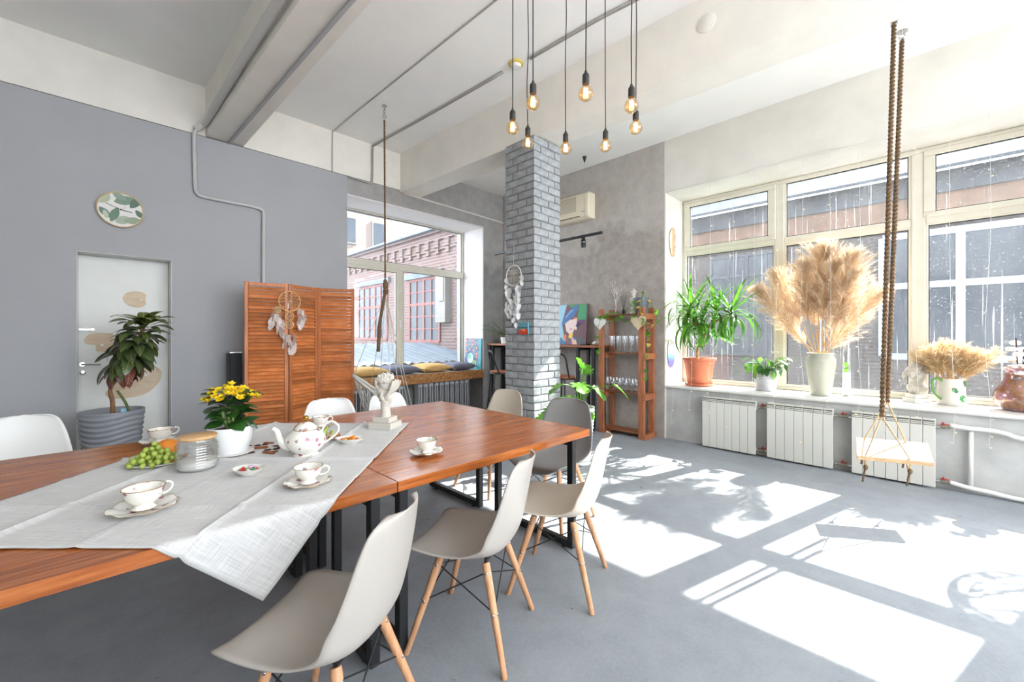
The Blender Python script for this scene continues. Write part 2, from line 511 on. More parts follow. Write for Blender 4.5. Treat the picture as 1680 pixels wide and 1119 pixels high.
# ------------------------------------------------------------------ room shell
def floor_mat():
    m, nt, b = new_mat('worn_grey_concrete_floor')
    v = texco(nt)
    n1 = noise_n(nt, v, .9, 5, .6); n2 = noise_n(nt, v, 6, 6, .65); n3 = noise_n(nt, v, 55, 4, .7)
    c = ramp(nt, n1, [(.3, lin((136, 141, 147))), (.7, lin((154, 158, 163)))])
    c = mixc(nt, ramp(nt, n2, [(.4, (0, 0, 0, 1)), (.75, (.45, .45, .45, 1))]), c, lin((114, 119, 127)))
    c = mixc(nt, ramp(nt, n3, [(.45, (0, 0, 0, 1)), (.7, (.3, .3, .3, 1))]), c, lin((164, 167, 171)))
    n4 = noise_n(nt, v, 14, 2, .5)
    c = mixc(nt, ramp(nt, n4, [(.735, (0, 0, 0, 1)), (.76, (.7, .7, .7, 1))]), c, lin((96, 98, 102)))
    L(nt, c, b.inputs['Base Color'])
    b.inputs['Roughness'].default_value = .62
    bump(nt, b, n3, .12, .006)
    return m
M['floor'] = floor_mat()
XR, YB, YP = 5.57, 5.82, 5.74
WY0, WY1, WZ0, WZ1, WX = -1.13, 2.57, .735, 3.38, 6.14        # big window recess
BX0, BX1, BZ0, BZ1, BY = 2.27, 5.064, .79, 3.41, 6.39          # window above the bench
DX0, DX1, DZ = -.12, .586, 2.225
XS, YS = -3.6, -3.6                                              # walls behind the photographer

struct('floor', MB().box(XS - .4, 6.4, YS - .4, 6.7, -.12, 0), M['floor'])
struct('ceiling', MB().box(XS - .4, 3.62, YS - .4, 6.6, 4.22, 4.42).box(3.62, 6.4, YS - .4, 6.6, 4.10, 4.42), M['ceiling'])

# back wall (behind partition, round the bench window), grey paint
wb = MB()
wb.box(XS - .4, DX0, YB, 6.6, 0, 4.22); wb.box(DX0, DX1, YB, 6.6, DZ, 4.22); wb.box(DX0, DX1, 6.02, 6.6, 0, DZ)
wb.box(DX1, BX0, YB, 6.6, 0, 4.22)
wb.box(BX0, BX1, YB, 6.6, BZ1, 4.22); wb.box(BX1, 6.3, YB, 6.6, 0, 4.22); wb.box(BX0, BX1, 6.2, 6.6, 0, BZ0)
struct('wall_back', wb, M['conc_back'])
wl = MB()
wl.box(XS - .4, DX0, YP, YB, 0, 3.64); wl.box(DX0, DX1, YP, YB, DZ, 3.64); wl.box(DX1, 2.49, YP, YB, 0, 3.64)
struct('wall_left', wl, M['blue_grey'])
# white band along the top of the back wall, beams
struct('trim_1', MB().box(XS - .4, 3.42, 5.785, YB, 3.665, 4.22), M['band'])
def beam(name, xl, xr, z, ztop=4.3):
    a, b = 5.80, YS
    mb = MB()
    vs = [(xl(a), a, z), (xr(a), a, z), (xr(b), b, z), (xl(b), b, z)]
    vs += [(x, y, ztop) for x, y, _ in vs]
    mb.add(vs, [(0, 1, 2, 3), (4, 7, 6, 5), (0, 4, 5, 1), (1, 5, 6, 2), (2, 6, 7, 3), (3, 7, 4, 0)])
    return struct(name, mb, M['band'])
b1l = lambda y: .885 + .030 * (5.8 - y); b1r = lambda y: 1.25 + .02 * (5.8 - y)
b2l = lambda y: 3.34 + .05 * (5.82 - y); b2r = lambda y: b2l(y) + .355
beam('trim_2', b1l, b1r, 3.66); beam('trim_3', b2l, b2r, 3.63)
# narrow plaster lip on the first beam
mb = MB()
for y0, y1 in ((5.78, 4.2), (4.2, 2.6), (2.6, 0), (0, -3.4)):
    mb.add([(1.09 + .035 * (5.8 - y0), y0, 3.66), (1.115 + .035 * (5.8 - y0), y0, 3.66), (1.115 + .035 * (5.8 - y1), y1, 3.66), (1.09 + .035 * (5.8 - y1), y1, 3.66),
            (1.09 + .035 * (5.8 - y0), y0, 3.635), (1.115 + .035 * (5.8 - y0), y0, 3.635), (1.115 + .035 * (5.8 - y1), y1, 3.635), (1.09 + .035 * (5.8 - y1), y1, 3.635)],
           [(4, 5, 6, 7), (0, 4, 7, 3), (1, 2, 6, 5), (0, 1, 5, 4), (3, 7, 6, 2)])
struct('trim_4', mb, plain('grey_cable_duct', (176, 176, 178), .5))

# right wall: concrete end, white part round the big window
struct('wall_right', MB().box(XR, 6.3, WY1 + .02, YB, 0, 4.1), M['conc_right'])
wr = MB()
wr.box(XR, 6.3, WY0, WY1 + .02, WZ1, 4.1); 
wr.box(XR - .002, 6.3, WY1 + .004, WY1 + .021, 0, WZ1)
wr.box(XR, 6.3, -1.75, WY0, 0, 4.1); wr.box(XR, 6.3, -3.4, -1.75, 3.38, 4.1); wr.box(XR, 6.3, -3.4, -1.75, 0, .7); wr.box(XR, 6.3, YS - .4, -3.4, 0, 4.1)  # second opening, out of view, added for fill light
struct('wall_right_window', wr, M['white_wall'])
struct('wall_right_low', MB().box(XR + .02, 6.3, WY0, WY1 + .004, 0, WZ0 - .035), plain('shade_greyed_plaster', (184, 184, 182), .8, var=.08, vscale=3, bmp=.2, bscale=20))  # wall greyed here: the shade below the sill is put into its colour
# unseen sides of the room, window openings added for fill light
struct('wall_side', MB().box(XS - .4, XS, YS - .4, 6.6, 0, 4.22), M['white_wall'])
wf = MB().box(XS, XR, YS - .4, YS, 0, .85).box(XS, XR, YS - .4, YS, 4.02, 4.22)          # tall openings added behind the photographer for fill light
for a, b in ((-3.6, -1.3), (.6, .8), (3.0, 3.2), (5.45, 5.57)): wf.box(a, b, YS - .4, YS, .85, 4.02)
struct('wall_front', wf, M['white_wall'])

# reveals of the bench window, wall cable duct
rv = MB()
rv.box(BX1 - .012, BX1 + .01, YB - .004, BY, BZ0, BZ1); rv.box(BX0, BX1, YB - .004, BY, BZ1 - .012, BZ1 + .01); rv.box(BX0 - .01, BX0 + .012, YB, BY, BZ0, BZ1)
struct('trim_5', rv, M['reveal'])
struct('trim_6', MB().tube([(3.42, 5.80, 3.635), (4.5, 5.80, 3.61), (5.56, 5.80, 3.58)], .016, 4), M['white_plastic'])

# ------------------------------------------------------------------ windows
def bars(boxes, name, parent, mat=None, c=.008):
    for b in boxes:
        MB().cbox(*b, c=c).build(name, mat or M['pvc'], parent, 30, world=True)

w1 = thing('window_1', None, None, (WX, .72, WZ0)); w1['kind'] = 'structure'
F0, F1 = WX - .01, WX + .09
bars([(F0, F1, WY0, WY1, WZ0, .775), (F0, F1, WY0, WY1, 3.33, WZ1), (F0, F1, 2.52, WY1 + .004, .775, 3.33), (F0, F1, WY0, -1.08, .775, 3.33),
      (F0, F1, 1.29, 1.40, .775, 3.33), (F0, F1, .03, .14, .775, 3.33)], 'frame', w1)
bars([(F0, F1, 1.40, 2.52, 2.58, 2.66), (F0, F1, .14, 1.29, 2.56, 2.64), (F0, F1, -1.08, .03, 2.58, 2.66)], 'transom', w1)
def sash(y0, y1, z0, z1, win, w=.05, x0=F0 - .012, pm=None, wz=None):
    wz = wz or w
    s_ = MB().cbox(x0, x0 + .06, y0, y1, z0, z0 + wz, .006).cbox(x0, x0 + .06, y0, y1, z1 - wz, z1, .006)
    s_.cbox(x0, x0 + .06, y0, y0 + w, z0 + wz, z1 - wz, .006).cbox(x0, x0 + .06, y1 - w, y1, z0 + wz, z1 - wz, .006)
    z0 += wz - w; z1 -= wz - w
    so = s_.build('sash', M['pvc'], win, 30, world=True)
    g = MB().box(x0 + .028, x0 + .034, y0 + w, y1 - w, z0 + w, z1 - w)
    o = win.location; g.v = [(p[0] - o[0], p[1] - o[1], p[2] - o[2]) for p in g.v]
    p = g.build('pane', pm or M['pane'], so, 0)
    # dark rubber gasket round the pane
    gk = MB(); a = x0 - .001; t = .007
    for q in ((y0 + w, y1 - w, z0 + w - t, z0 + w + t), (y0 + w, y1 - w, z1 - w - t, z1 - w + t), (y0 + w - t, y0 + w + t, z0 + w, z1 - w), (y1 - w - t, y1 - w + t, z0 + w, z1 - w)):
        gk.box(a + .01, a + .03, *q)
    gk.v = [(p_[0] - o[0], p_[1] - o[1], p_[2] - o[2]) for p_ in gk.v]
    gk.build('gasket', M['black'], so, 0)
    return so
sash(1.385, 2.55, 2.64, 3.34, w1, .085, wz=.058); sash(1.385, 2.545, .775, 2.60, w1, .03, F0 + .01)
sash(.125, 1.305, 2.62, 3.36, w1, .035, F0 + .01); sash(.125, 1.305, .775, 2.58, w1, .035, F0 + .01)
sash(-1.11, .045, 2.64, 3.34, w1, .088, wz=.06); sash(-1.10, .042, .775, 2.60, w1, .035, F0 + .01)
for y, z in ((1.47, 2.655), (.0, 2.655), (1.41, 1.2)):
    MB().cbox(F0 - .03, F0 - .01, y - .06, y + .02, z - .012, z + .012, .004).build('hinge', M['pvc'], w1, 30, world=True)
sill = MB().cbox(XR - .03, WX, WY0, WY1 + .005, WZ0 - .035, WZ0, .01)
struct('trim_7', sill, plain('white_sill_board', (214, 212, 208), .35), smooth=30)

w2 = thing('window_2', None, None, ((BX0 + BX1) / 2, BY, BZ0)); w2['kind'] = 'structure'
def barsy(boxes, name):
    for b in boxes: MB().cbox(*b, c=.008).build(name, M['pvc'], w2, 30, world=True)
G0, G1 = BY, BY + .08
barsy([(BX0, BX1, G0, G1, BZ0, .86), (BX0, BX1, G0, G1, 3.385, BZ1), (BX0, BX0 + .06, G0, G1, .86, 3.385), (BX1 - .06, BX1, G0, G1, .86, 3.385), (3.64, 3.74, G0, G1, .86, 2.52)], 'frame')
barsy([(BX0, BX1, G0 - .005, G1, 2.52, 2.63)], 'transom')
def sashy(x0, x1, z0, z1, w, y0=BY - .01):
    s_ = MB().cbox(x0, x1, y0, y0 + .06, z0, z0 + w, .006).cbox(x0, x1, y0, y0 + .06, z1 - w, z1, .006)
    s_.cbox(x0, x0 + w, y0, y0 + .06, z0 + w, z1 - w, .006).cbox(x1 - w, x1, y0, y0 + .06, z0 + w, z1 - w, .006)
    so = s_.build('sash', M['pvc'], w2, 30, world=True); o = w2.location
    g = MB().box(x0 + w, x1 - w, y0 + .028, y0 + .034, z0 + w, z1 - w); g.v = [(p[0] - o[0], p[1] - o[1], p[2] - o[2]) for p in g.v]
    g.build('pane', M['pane2'], so, 0)
    gk = MB(); t = .006
    for q in ((x0 + w, x1 - w, z0 + w - t, z0 + w + t), (x0 + w, x1 - w, z1 - w - t, z1 - w + t), (x0 + w - t, x0 + w + t, z0 + w, z1 - w), (x1 - w - t, x1 - w + t, z0 + w, z1 - w)):
        gk.box(q[0], q[1], y0 + .008, y0 + .03, q[2], q[3])
    gk.v = [(p[0] - o[0], p[1] - o[1], p[2] - o[2]) for p in gk.v]; gk.build('gasket', M['black'], so, 0)
sashy(BX0 + .03, 3.67, .83, 2.54, .06, BY - .02); sashy(3.72, BX1 - .03, .83, 2.54, .03); sashy(BX0 + .03, BX1 - .03, 2.61, 3.40, .025)
MB().cbox(3.66, 3.68, BY - .05, BY - .01, 1.55, 1.68, .006).build('window_handle', M['white_plastic'], w2, 30, world=True)

# ------------------------------------------------------------------ door in the partition
d1 = thing('door_1', None, None, ((DX0 + DX1) / 2, 5.98, 0)); d1['kind'] = 'structure'
M['door'] = plain('white_door_paint', (222, 222, 218), .5, var=.01)
MB().cbox(DX0 + .003, DX1 - .006, 5.965, 6.01, .01, DZ - .006, .002).build('door_leaf', M['door'], d1, 30, world=True)
MB().box(DX1 - .003, DX1 + .002, YP + .001, 5.99, 0, DZ).box(DX0, DX1, YP + .001, 5.99, DZ - .003, DZ + .002).box(DX0 - .002, DX0 + .003, YP + .001, 5.99, 0, DZ).build('door_lining', M['door'], d1, 0, world=True)
h = MB().tube(smooth_path([(-.085, 5.965, 1.13), (-.085, 5.915, 1.13), (-.05, 5.908, 1.13), (.045, 5.912, 1.125)], 4), .009, 8)
h.lathe([(.0, -.004), (.022, -.004), (.022, .004), (0, .004)], 16, mtx=Matrix.Translation((-.085, 5.963, 1.13)) @ Matrix.Rotation(pi / 2, 4, 'X'))
h.build('handle', M['chrome'], d1, 40, world=True)
MB().lathe([(0, -.005), (.024, -.005), (.022, .01), (.012, .012), (0, .012)], 18, mtx=Matrix.Translation((-.083, 5.962, 1.045)) @ Matrix.Rotation(pi / 2, 4, 'X')).build('lock_cylinder', M['chrome'], d1, 40, world=True)
MB().cbox(-.115, .005, 5.95, 5.966, 1.465, 1.49, .004).cbox(-.03, -.005, 5.935, 5.955, 1.462, 1.493, .004).build('slide_bolt', M['chrome'], d1, 40, world=True)

# ------------------------------------------------------------------ brick pillar, each visible brick its own piece
PX, PY, PS = 3.39, 3.05, .465
M['brick_paint'] = plain('grey_painted_brick', (152, 155, 158), .7, var=.1, vscale=14, bmp=.6, bscale=40, rnd=.08)
M['mortar'] = plain('dark_mortar', (126, 128, 130), .9, var=.15, vscale=20, bmp=.6, bscale=50)
pil = thing('pillar', None, None, (PX, PY, 0)); pil['kind'] = 'structure'
MB().box(.014, PS - .014, .014, PS - .014, 0, 3.62).build('core', M['mortar'], pil, 0)
types = {}
def brick_mesh(key, lx, ly):
    if key not in types:
        vs = []
        for q in range(3):
            mb = MB().cbox(0, lx - .010, 0, ly - .010, 0, .0735, .006)
            mb.v = [tuple(c + R.uniform(-.0028, .0028) for c in p) for p in mb.v]
            vs.append(mb.mesh('brick', M['brick_paint'], 30))
        types[key] = vs
    return R.choice(types[key])
NC = 43; CH = 3.615 / NC
backs = MB()
for i in range(NC):
    if i % 2 == 0:
        lay = [(0, 0, .25, .12), (.25, 0, .215, .12), (0, .12, .12, .225), (0, .345, .12, .12)]
    else:
        lay = [(0, 0, .12, .25), (.12, 0, .24, .12), (.36, 0, .105, .12), (0, .25, .12, .215)]
    for x, y, lx, ly in lay:
        o = put(brick_mesh((lx, ly), lx, ly), 'brick', pil, (x + .004 + R.uniform(-.004, .003), y + .004 + R.uniform(-.006, .003), i * CH + .003))
        o.rotation_euler = (R.uniform(-.008, .008), R.uniform(-.006, .006), R.uniform(-.012, .012))
    for x, y, lx, ly in ((.345, .12, .12, .345), (.12, .345, .225, .12)):
        backs.cbox(x + .004, x + lx - .006, y + .004, y + ly - .006, i * CH + .003, i * CH + .0765, .006)
bo = backs.build('far_side_brickwork', M['brick_paint'], pil, 30); bo['kind'] = 'stuff'

# ------------------------------------------------------------------ outside, through the bench window
M['brickred'] = brick_tex('weathered_red_brick', (84, 56, 50), (98, 68, 60), (116, 104, 100), 2, (pi / 2, 0, pi / 2))
M['bricktower'] = brick_tex('pale_red_brick', (96, 78, 72), (106, 88, 80), (118, 108, 102), 1.6, (pi / 2, 0, 0))
M['brickfar'] = brick_tex('dusty_brown_brick', (48, 40, 37), (55, 46, 42), (64, 61, 60), 2, (pi / 2, 0, pi / 2))
M['redframe'] = plain('faded_red_frame', (112, 58, 50), .6)
M['farpane'] = plain('far_window_glass', (46, 52, 60), .15, spec=.25)
M['roofing'] = plain('grey_roof_sheet', (82, 90, 98), .6, var=.15, vscale=3)
M['ground'] = plain('pale_courtyard_ground', (160, 162, 166), .9, var=.1, vscale=1)
M['cream'] = plain('cream_metal_cabinet', (108, 101, 94), .5)
struct('courtyard_ground', MB().box(6.45, 40, -30, 40, -.6, -.5).box(-30, 6.45, 6.75, 40, -.6, -.5), M['ground'])
bw = thing('brick_wing', 'weathered brick wing with red framed factory windows seen through bench window', 'building', (6.6, 11, -.5))
MB().box(6.6, 7.6, 6.9, 20, -.5, 3.72).build('wall', M['brickred'], bw, 0, world=True)
cm = MB().box(6.5, 7.6, 6.9, 20, 3.98, 4.16).box(6.42, 7.7, 6.9, 20, 4.16, 4.22)
cm.build('cornice', M['brickred'], bw, 0, world=True)
MB().box(6.56, 7.6, 6.9, 20, 3.72, 3.98).build('frieze', M['brickred'], bw, 0, world=True)
cb = MB().box(0, .1, 0, .2, -.2, 0).box(.03, .1, .03, .17, -.36, -.2).mesh('corbel', M['brickred'], 0)
for k in range(26): put(cb, 'corbel', bw, (-.1, -4.0 + k * .46, 4.48))
MB().box(6.3, 9.5, 6.9, 20, 4.22, 4.26).build('roof', M['roofing'], bw, 0, world=True)
def red_window(y0, y1, z0, z1, nc, nr):
    f = MB()
    x = 6.56
    for k in range(nc + 1):
        y = y0 + (y1 - y0) * k / nc; t = .04 if k in (0, nc, nc // 2) else .018
        f.box(x, x + .06, y - t, y + t, z0, z1)
    for k in range(nr + 1):
        z = z0 + (z1 - z0) * k / nr; t = .04 if k in (0, nr, 3) else .016
        f.box(x + .005, x + .055, y0, y1, z - t, z + t)
    fo = f.build('window', M['redframe'], bw, 0, world=True)
    o = bw.location
    for a in range(nc):
        for b in range(nr):
            g = MB().box(x + .025, x + .035, y0 + (y1 - y0) * a / nc, y0 + (y1 - y0) * (a + 1) / nc, z0 + (z1 - z0) * b / nr, z0 + (z1 - z0) * (b + 1) / nr)
            g.v = [(p[0] - o[0], p[1] - o[1], p[2] - o[2]) for p in g.v]
            g.build('pane', M['farpane'], fo, 0)
    MB().box(6.5, 6.62, y0 - .2, y1 + .2, z1 + .04, z1 + .2).build('lintel', M['roofing'], bw, 0, world=True)
red_window(9.35, 10.85, 1.25, 3.0, 4, 5); red_window(12.2, 14.2, 1.3, 3.05, 5, 5)
MB().cbox(6.4, 6.6, 8.85, 9.3, 1.75, 3.0, .01).cbox(6.38, 6.41, 8.9, 9.1, 2.3, 2.95, .01).build('meter_cabinet', M['cream'], bw, 30, world=True)
lr = thing('corrugated_shed_roof', 'low blue-grey corrugated shed roof outside the bench window', 'roof', (4.3, 8.3, .5))
mb = MB()
mb.grid(lambda u, v: (1.2 + 5.2 * u - 4.3, 7.35 + 2.3 * v - 8.3 + .04 * sin(u * 70), .36 + .36 * v + .02 * sin(u * 160)), 130, 4)
mb.build('sheet', M['roofing'], lr, 180)
MB().box(1.2, 6.4, 7.5, 9.5, -.5, .72).build('shed_wall', M['brickred'], lr, 0, world=True)
tw = thing('brick_tower', 'tall pale brick tower rising behind the brick wing', 'building', (9.2, 21, -.5))
MB().box(5, 11.4, 20.5, 27, -.5, 13).build('wall', M['bricktower'], tw, 0, world=True)
for x, z in ((8.95, 6.0), (10.6, 6.0), (8.95, 3.4), (10.6, 3.4), (7.3, 6.0)):
    f = MB().box(x - .42, x + .42, 20.42, 20.5, z, z + 1.35).build('window', M['cream'], tw, 0, world=True)
    g = MB().box(x - .34, x + .34, 20.40, 20.44, z + .08, z + 1.27); o = tw.location; g.v = [(p[0] - o[0], p[1] - o[1], p[2] - o[2]) for p in g.v]
    g.build('pane', M['farpane'], f, 0)
rl = thing('roof_railing', 'thin pale metal railing on the roof behind the brick wing', 'railing', (9, 14, 4.26))
for k in range(34):
    MB().tube([(8.6, 8 + k * .3, 4.26), (8.6, 8 + k * .3, 5.3)], .012, 5).build('baluster', M['cream'], rl, 0, world=True)
MB().tube([(8.6, 7.8, 5.3), (8.6, 18.2, 5.3)], .025, 6).tube([(8.6, 7.8, 4.45), (8.6, 18.2, 4.45)], .02, 6).build('rail', M['cream'], rl, 0, world=True)

# ------------------------------------------------------------------ outside, through the big window
FX = 12.6
fb = thing('workshop_building', 'grey brick workshop with large gridded windows across the yard', 'building', (FX, 0, -.5))
MB().box(FX, 16, -14, 18, -.5, 3.92).build('wall', M['brickfar'], fb, 0, world=True)
MB().box(FX - .05, 16, -14, 18, 3.92, 4.4).build('orange_band', plain('orange_brick_band', (84, 62, 48), .8, var=.12, vscale=4), fb, 0, world=True)
MB().box(FX - .12, 16, -14, 18, 4.4, 4.85).build('fascia', plain('grey_fascia', (50, 52, 57), .8, var=.1, vscale=2), fb, 0, world=True)
rf = MB().add([(FX - .5, -14, 4.85), (FX - .5, 18, 4.85), (32, 18, 13.2), (32, -14, 13.2), (FX - .5, -14, 4.78), (FX - .5, 18, 4.78), (32, 18, 13.1), (32, -14, 13.1)],
              [(0, 1, 2, 3), (4, 7, 6, 5), (0, 4, 5, 1), (3, 2, 6, 7), (1, 5, 6, 2), (0, 3, 7, 4)])
rf.build('roof', plain('pale_sheet_roof', (54, 57, 62), .95, spec=.05, var=.08, vscale=2), fb, 0, world=True)
M['darkframe'] = plain('dark_steel_window_frame', (44, 47, 54), .6)
M['whiteframe'] = plain('pale_window_frame', (112, 116, 130), .5)
def far_window(y0, y1, z0, z1, ys, zs, mat, t):
    f = MB(); x = FX - .06
    for y in [y0] + ys + [y1]: f.box(x, x + .1, y - t, y + t, z0, z1)
    for z in [z0] + zs + [z1]: f.box(x + .008, x + .09, y0, y1, z - t, z + t)
    fo = f.build('window', mat, fb, 0, world=True); o = fb.location
    Y = [y0] + ys + [y1]; Z = [z0] + zs + [z1]
    for a in range(len(Y) - 1):
        for b in range(len(Z) - 1):
            g = MB().box(x + .03, x + .05, Y[a], Y[a + 1], Z[b], Z[b + 1]); g.v = [(p[0] - o[0], p[1] - o[1], p[2] - o[2]) for p in g.v]
            g.build('pane', M['farpane'], fo, 0)
far_window(2.6, 4.45, .9, 3.6, [3.06, 3.52, 3.98], [1.45, 2.0, 2.5, 3.05], M['darkframe'], .035)
far_window(5.6, 7.6, .9, 3.6, [6.1, 6.6, 7.1], [1.45, 2.0, 2.5, 3.05], M['darkframe'], .035)
far_window(-2.6, .75, .95, 3.6, [-1.5, -.45], [2.5], M['whiteframe'], .07)
far_window(-6.5, -3.6, .95, 3.6, [-5.5, -4.5], [2.5], M['whiteframe'], .07)

# ------------------------------------------------------------------ dining tables
TZ, TY0, TY1 = .78, 1.64, 3.36
def table(name, x0, x1, label, loops):
    t = thing(name, label, 'table', ((x0 + x1) / 2, (TY0 + TY1) / 2, 0))
    n = 12; w = (TY1 - TY0) / n
    pm = MB().cbox(-(x1 - x0) / 2, (x1 - x0) / 2, -w / 2 + .0006, w / 2 - .0006, 0, .046, .0018).mesh('plank', M['table'], 30)
    for k in range(n):
        put(pm, 'plank', t, (0, TY0 + w * (k + .5) - t.location.y, TZ - .046 - (R.random() * .0006)))
    for x in loops:
        for a, b in ((TY0 + .015, TY0 + .77), (TY1 - .77, TY1 - .05)):
            q = .022
            lm = MB().cbox(x - q, x + q, a, a + 2 * q, .015, TZ - .046, .003).cbox(x - q, x + q, b - 2 * q, b, .015, TZ - .046, .003)
            lm.cbox(x - q, x + q, a + 2 * q, b - 2 * q, .015, .015 + 2 * q, .003).cbox(x - q, x + q, a + 2 * q, b - 2 * q, TZ - .046 - 2 * q, TZ - .046, .003)
            lo = lm.build('leg_frame', M['black'], t, 30, world=True)
            for y in (a + .09, b - .09):
                fm = MB().lathe([(0, 0), (.016, 0), (.018, .008), (.012, .016), (0, .016)], 12, (x - t.location.x, y - t.location.y, 0))
                fm.build('levelling_foot', M['black'], lo, 40)
    return t
table('dining_table', .938, 2.39, 'bare brown plank dining table with black steel loop legs', (2.235, .975))
table('dining_table', -.75, .934, 'brown plank dining table half covered by the linen cloth', (.84, -.6))

# linen tablecloth laid askew, corners hanging over both long edges
def cloth_mat():
    m, nt, b = new_mat('washed_grey_linen')
    vx = texco(nt, (330, 9, 9), kind='UV'); vy = texco(nt, (9, 330, 9), kind='UV'); v = texco(nt)
    n1 = noise_n(nt, vx, 1, 3); n2 = noise_n(nt, vy, 1, 3); n3 = noise_n(nt, v, 5, 4)
    mx = nt.nodes.new('ShaderNodeMath'); mx.operation = 'ADD'; L(nt, n1, mx.inputs[0]); L(nt, n2, mx.inputs[1])
    c = ramp(nt, mx.outputs[0], [(.75, lin((176, 174, 172))), (1.25, lin((216, 214, 212)))])
    mx2 = nt.nodes.new('ShaderNodeMath'); mx2.operation = 'MULTIPLY'; L(nt, mx.outputs[0], mx2.inputs[0]); mx2.inputs[1].default_value = .5
    c = ramp(nt, mx2.outputs[0], [(.36, lin((184, 182, 181))), (.62, lin((222, 220, 218)))])
    c = mixc(nt, ramp(nt, n3, [(.4, (0, 0, 0, 1)), (.7, (.3, .3, .3, 1))]), c, lin((190, 188, 188)))
    L(nt, c, b.inputs['Base Color']); b.inputs['Roughness'].default_value = .9
    b.inputs['Sheen Weight'].default_value = .2
    bump(nt, b, mx.outputs[0], .15, .002)
    return m
M['linen'] = cloth_mat()
CF, CR, CL_ = Vector((.411, 1.356)), Vector((1.609, 2.662)), Vector((-.497, 2.254))
def cloth_pt(u, v):
    p = CF + (CR - CF) * u + (CL_ - CF) * v
    z = TZ + .0035
    # ironed-in fold creases: ridges on a grid
    for q, nn in ((u, 6), (v, 4)):
        a = q * nn; k = round(a); dd = abs(a - k)
        if 0 < k < nn: z += (.011 if k % 2 else .004) * math.exp(-(dd / .035) ** 2)
    z += .0022 * (noise.noise((p.x * 5, p.y * 5, 0)) + .6 * noise.noise((p.x * 11, p.y * 11, 3)) + .3)
    z = max(z, TZ + .0015)
    x, y = p.x, p.y
    for edge, s in ((TY0 - .006, -1), (TY1 + .006, 1)):
        e = (y - edge) * s
        if e > -.012:
            e2 = e + .012; r = .012
            a = min(e2 / r, pi / 2)
            y = edge + s * (-.012 + r * sin(a))
            drop = r * (1 - cos(a)) + max(0, e2 - r * pi / 2)
            z = z - drop
            y += s * (.012 * drop + .02 * drop * sin(x * 16))
            break
    return (x, y, z)
mb = MB().grid(cloth_pt, 110, 84)
tc = mb.build('tablecloth', M['linen'], None, 60)
uvl = tc.data.uv_layers.new(name='weave')
for lp in tc.data.loops:
    uvl.data[lp.index].uv = ((lp.vertex_index // 85) / 110 * 1.772, (lp.vertex_index % 85) / 84 * 1.277)
tag(tc, 'pale grey linen tablecloth laid askew with corners hanging over', 'tablecloth')
sm = tc.modifiers.new('thickness', 'SOLIDIFY'); sm.thickness = .0016; sm.offset = 1

# ------------------------------------------------------------------ shell chairs on beech legs
prof = [(.236, .398, .150), (.238, .412, .190), (.222, .426, .212), (.17, .428, .226), (.10, .421, .233), (.02, .414, .237), (-.06, .411, .240), (-.125, .417, .243),
        (-.175, .436, .245), (-.207, .470, .244), (-.226, .515, .240), (-.240, .57, .232), (-.254, .64, .219), (-.268, .71, .203), (-.282, .775, .180), (-.291, .808, .158), (-.297, .825, .128), (-.299, .831, .085)]
def shell_pt(s, t):
    n = len(prof) - 1
    a = s * n; i = min(int(a), n - 1); f = a - i
    g = lambda k: prof[max(0, min(n, k))]
    def cr(j):
        p0, p1, p2, p3 = g(i - 1)[j], g(i)[j], g(i + 1)[j], g(i + 2)[j]
        return .5 * (2 * p1 + (p2 - p0) * f + (2 * p0 - 5 * p1 + 4 * p2 - p3) * f * f + (3 * p1 - p0 - 3 * p2 + p3) * f ** 3)
    y, z, w = cr(0), cr(1), cr(2)
    q = t * 2 - 1
    back = max(0, min(1, (s - .42) / .2)); back = back * back * (3 - 2 * back)
    bend = math.exp(-((s - .5) / .17) ** 2)
    e = abs(q) ** 3
    x = q * w
    z += (1 - back) * .022 * e + bend * .05 * e
    y += back * .045 * q * q + bend * .03 * e
    if s < .12: z -= .010 * (1 - s / .12) * (1 - q * q)
    return Vector((x, y, z))
def shell_mesh(mat, k):
    nu, nv = 44, 20; th = .0065
    P = [[shell_pt(i / nu, j / nv) for j in range(nv + 1)] for i in range(nu + 1)]
    top = []; bot = []
    for i in range(nu + 1):
        for j in range(nv + 1):
            du = P[min(i + 1, nu)][j] - P[max(i - 1, 0)][j]; dv = P[i][min(j + 1, nv)] - P[i][max(j - 1, 0)]
            nrm = dv.cross(du).normalized()
            top.append(P[i][j] * k); bot.append((P[i][j] - nrm * th) * k)
    m = nv + 1; N = (nu + 1) * m; fs = []
    for i in range(nu):
        for j in range(nv):
            a, b, c, d = i * m + j, (i + 1) * m + j, (i + 1) * m + j + 1, i * m + j + 1
            fs += [(a, d, c, b), (N + a, N + b, N + c, N + d)]
    for i in range(nu):
        fs += [(i * m, (i + 1) * m, N + (i + 1) * m, N + i * m), (i * m + nv, N + i * m + nv, N + (i + 1) * m + nv, (i + 1) * m + nv)]
    for j in range(nv):
        fs += [(j, N + j, N + j + 1, j + 1), (nu * m + j, nu * m + j + 1, N + nu * m + j + 1, N + nu * m + j)]
    return MB().add(top + bot, fs).mesh('seat_shell', mat, 180)
KS = 1.04
leg_tops = {(a, b): Vector((a * .125, b * .105 - .01, .395)) for a in (-1, 1) for b in (-1, 1)}
leg_feet = {(a, b): Vector((a * .222, b * .222 - .01, .0)) for a in (-1, 1) for b in (-1, 1)}
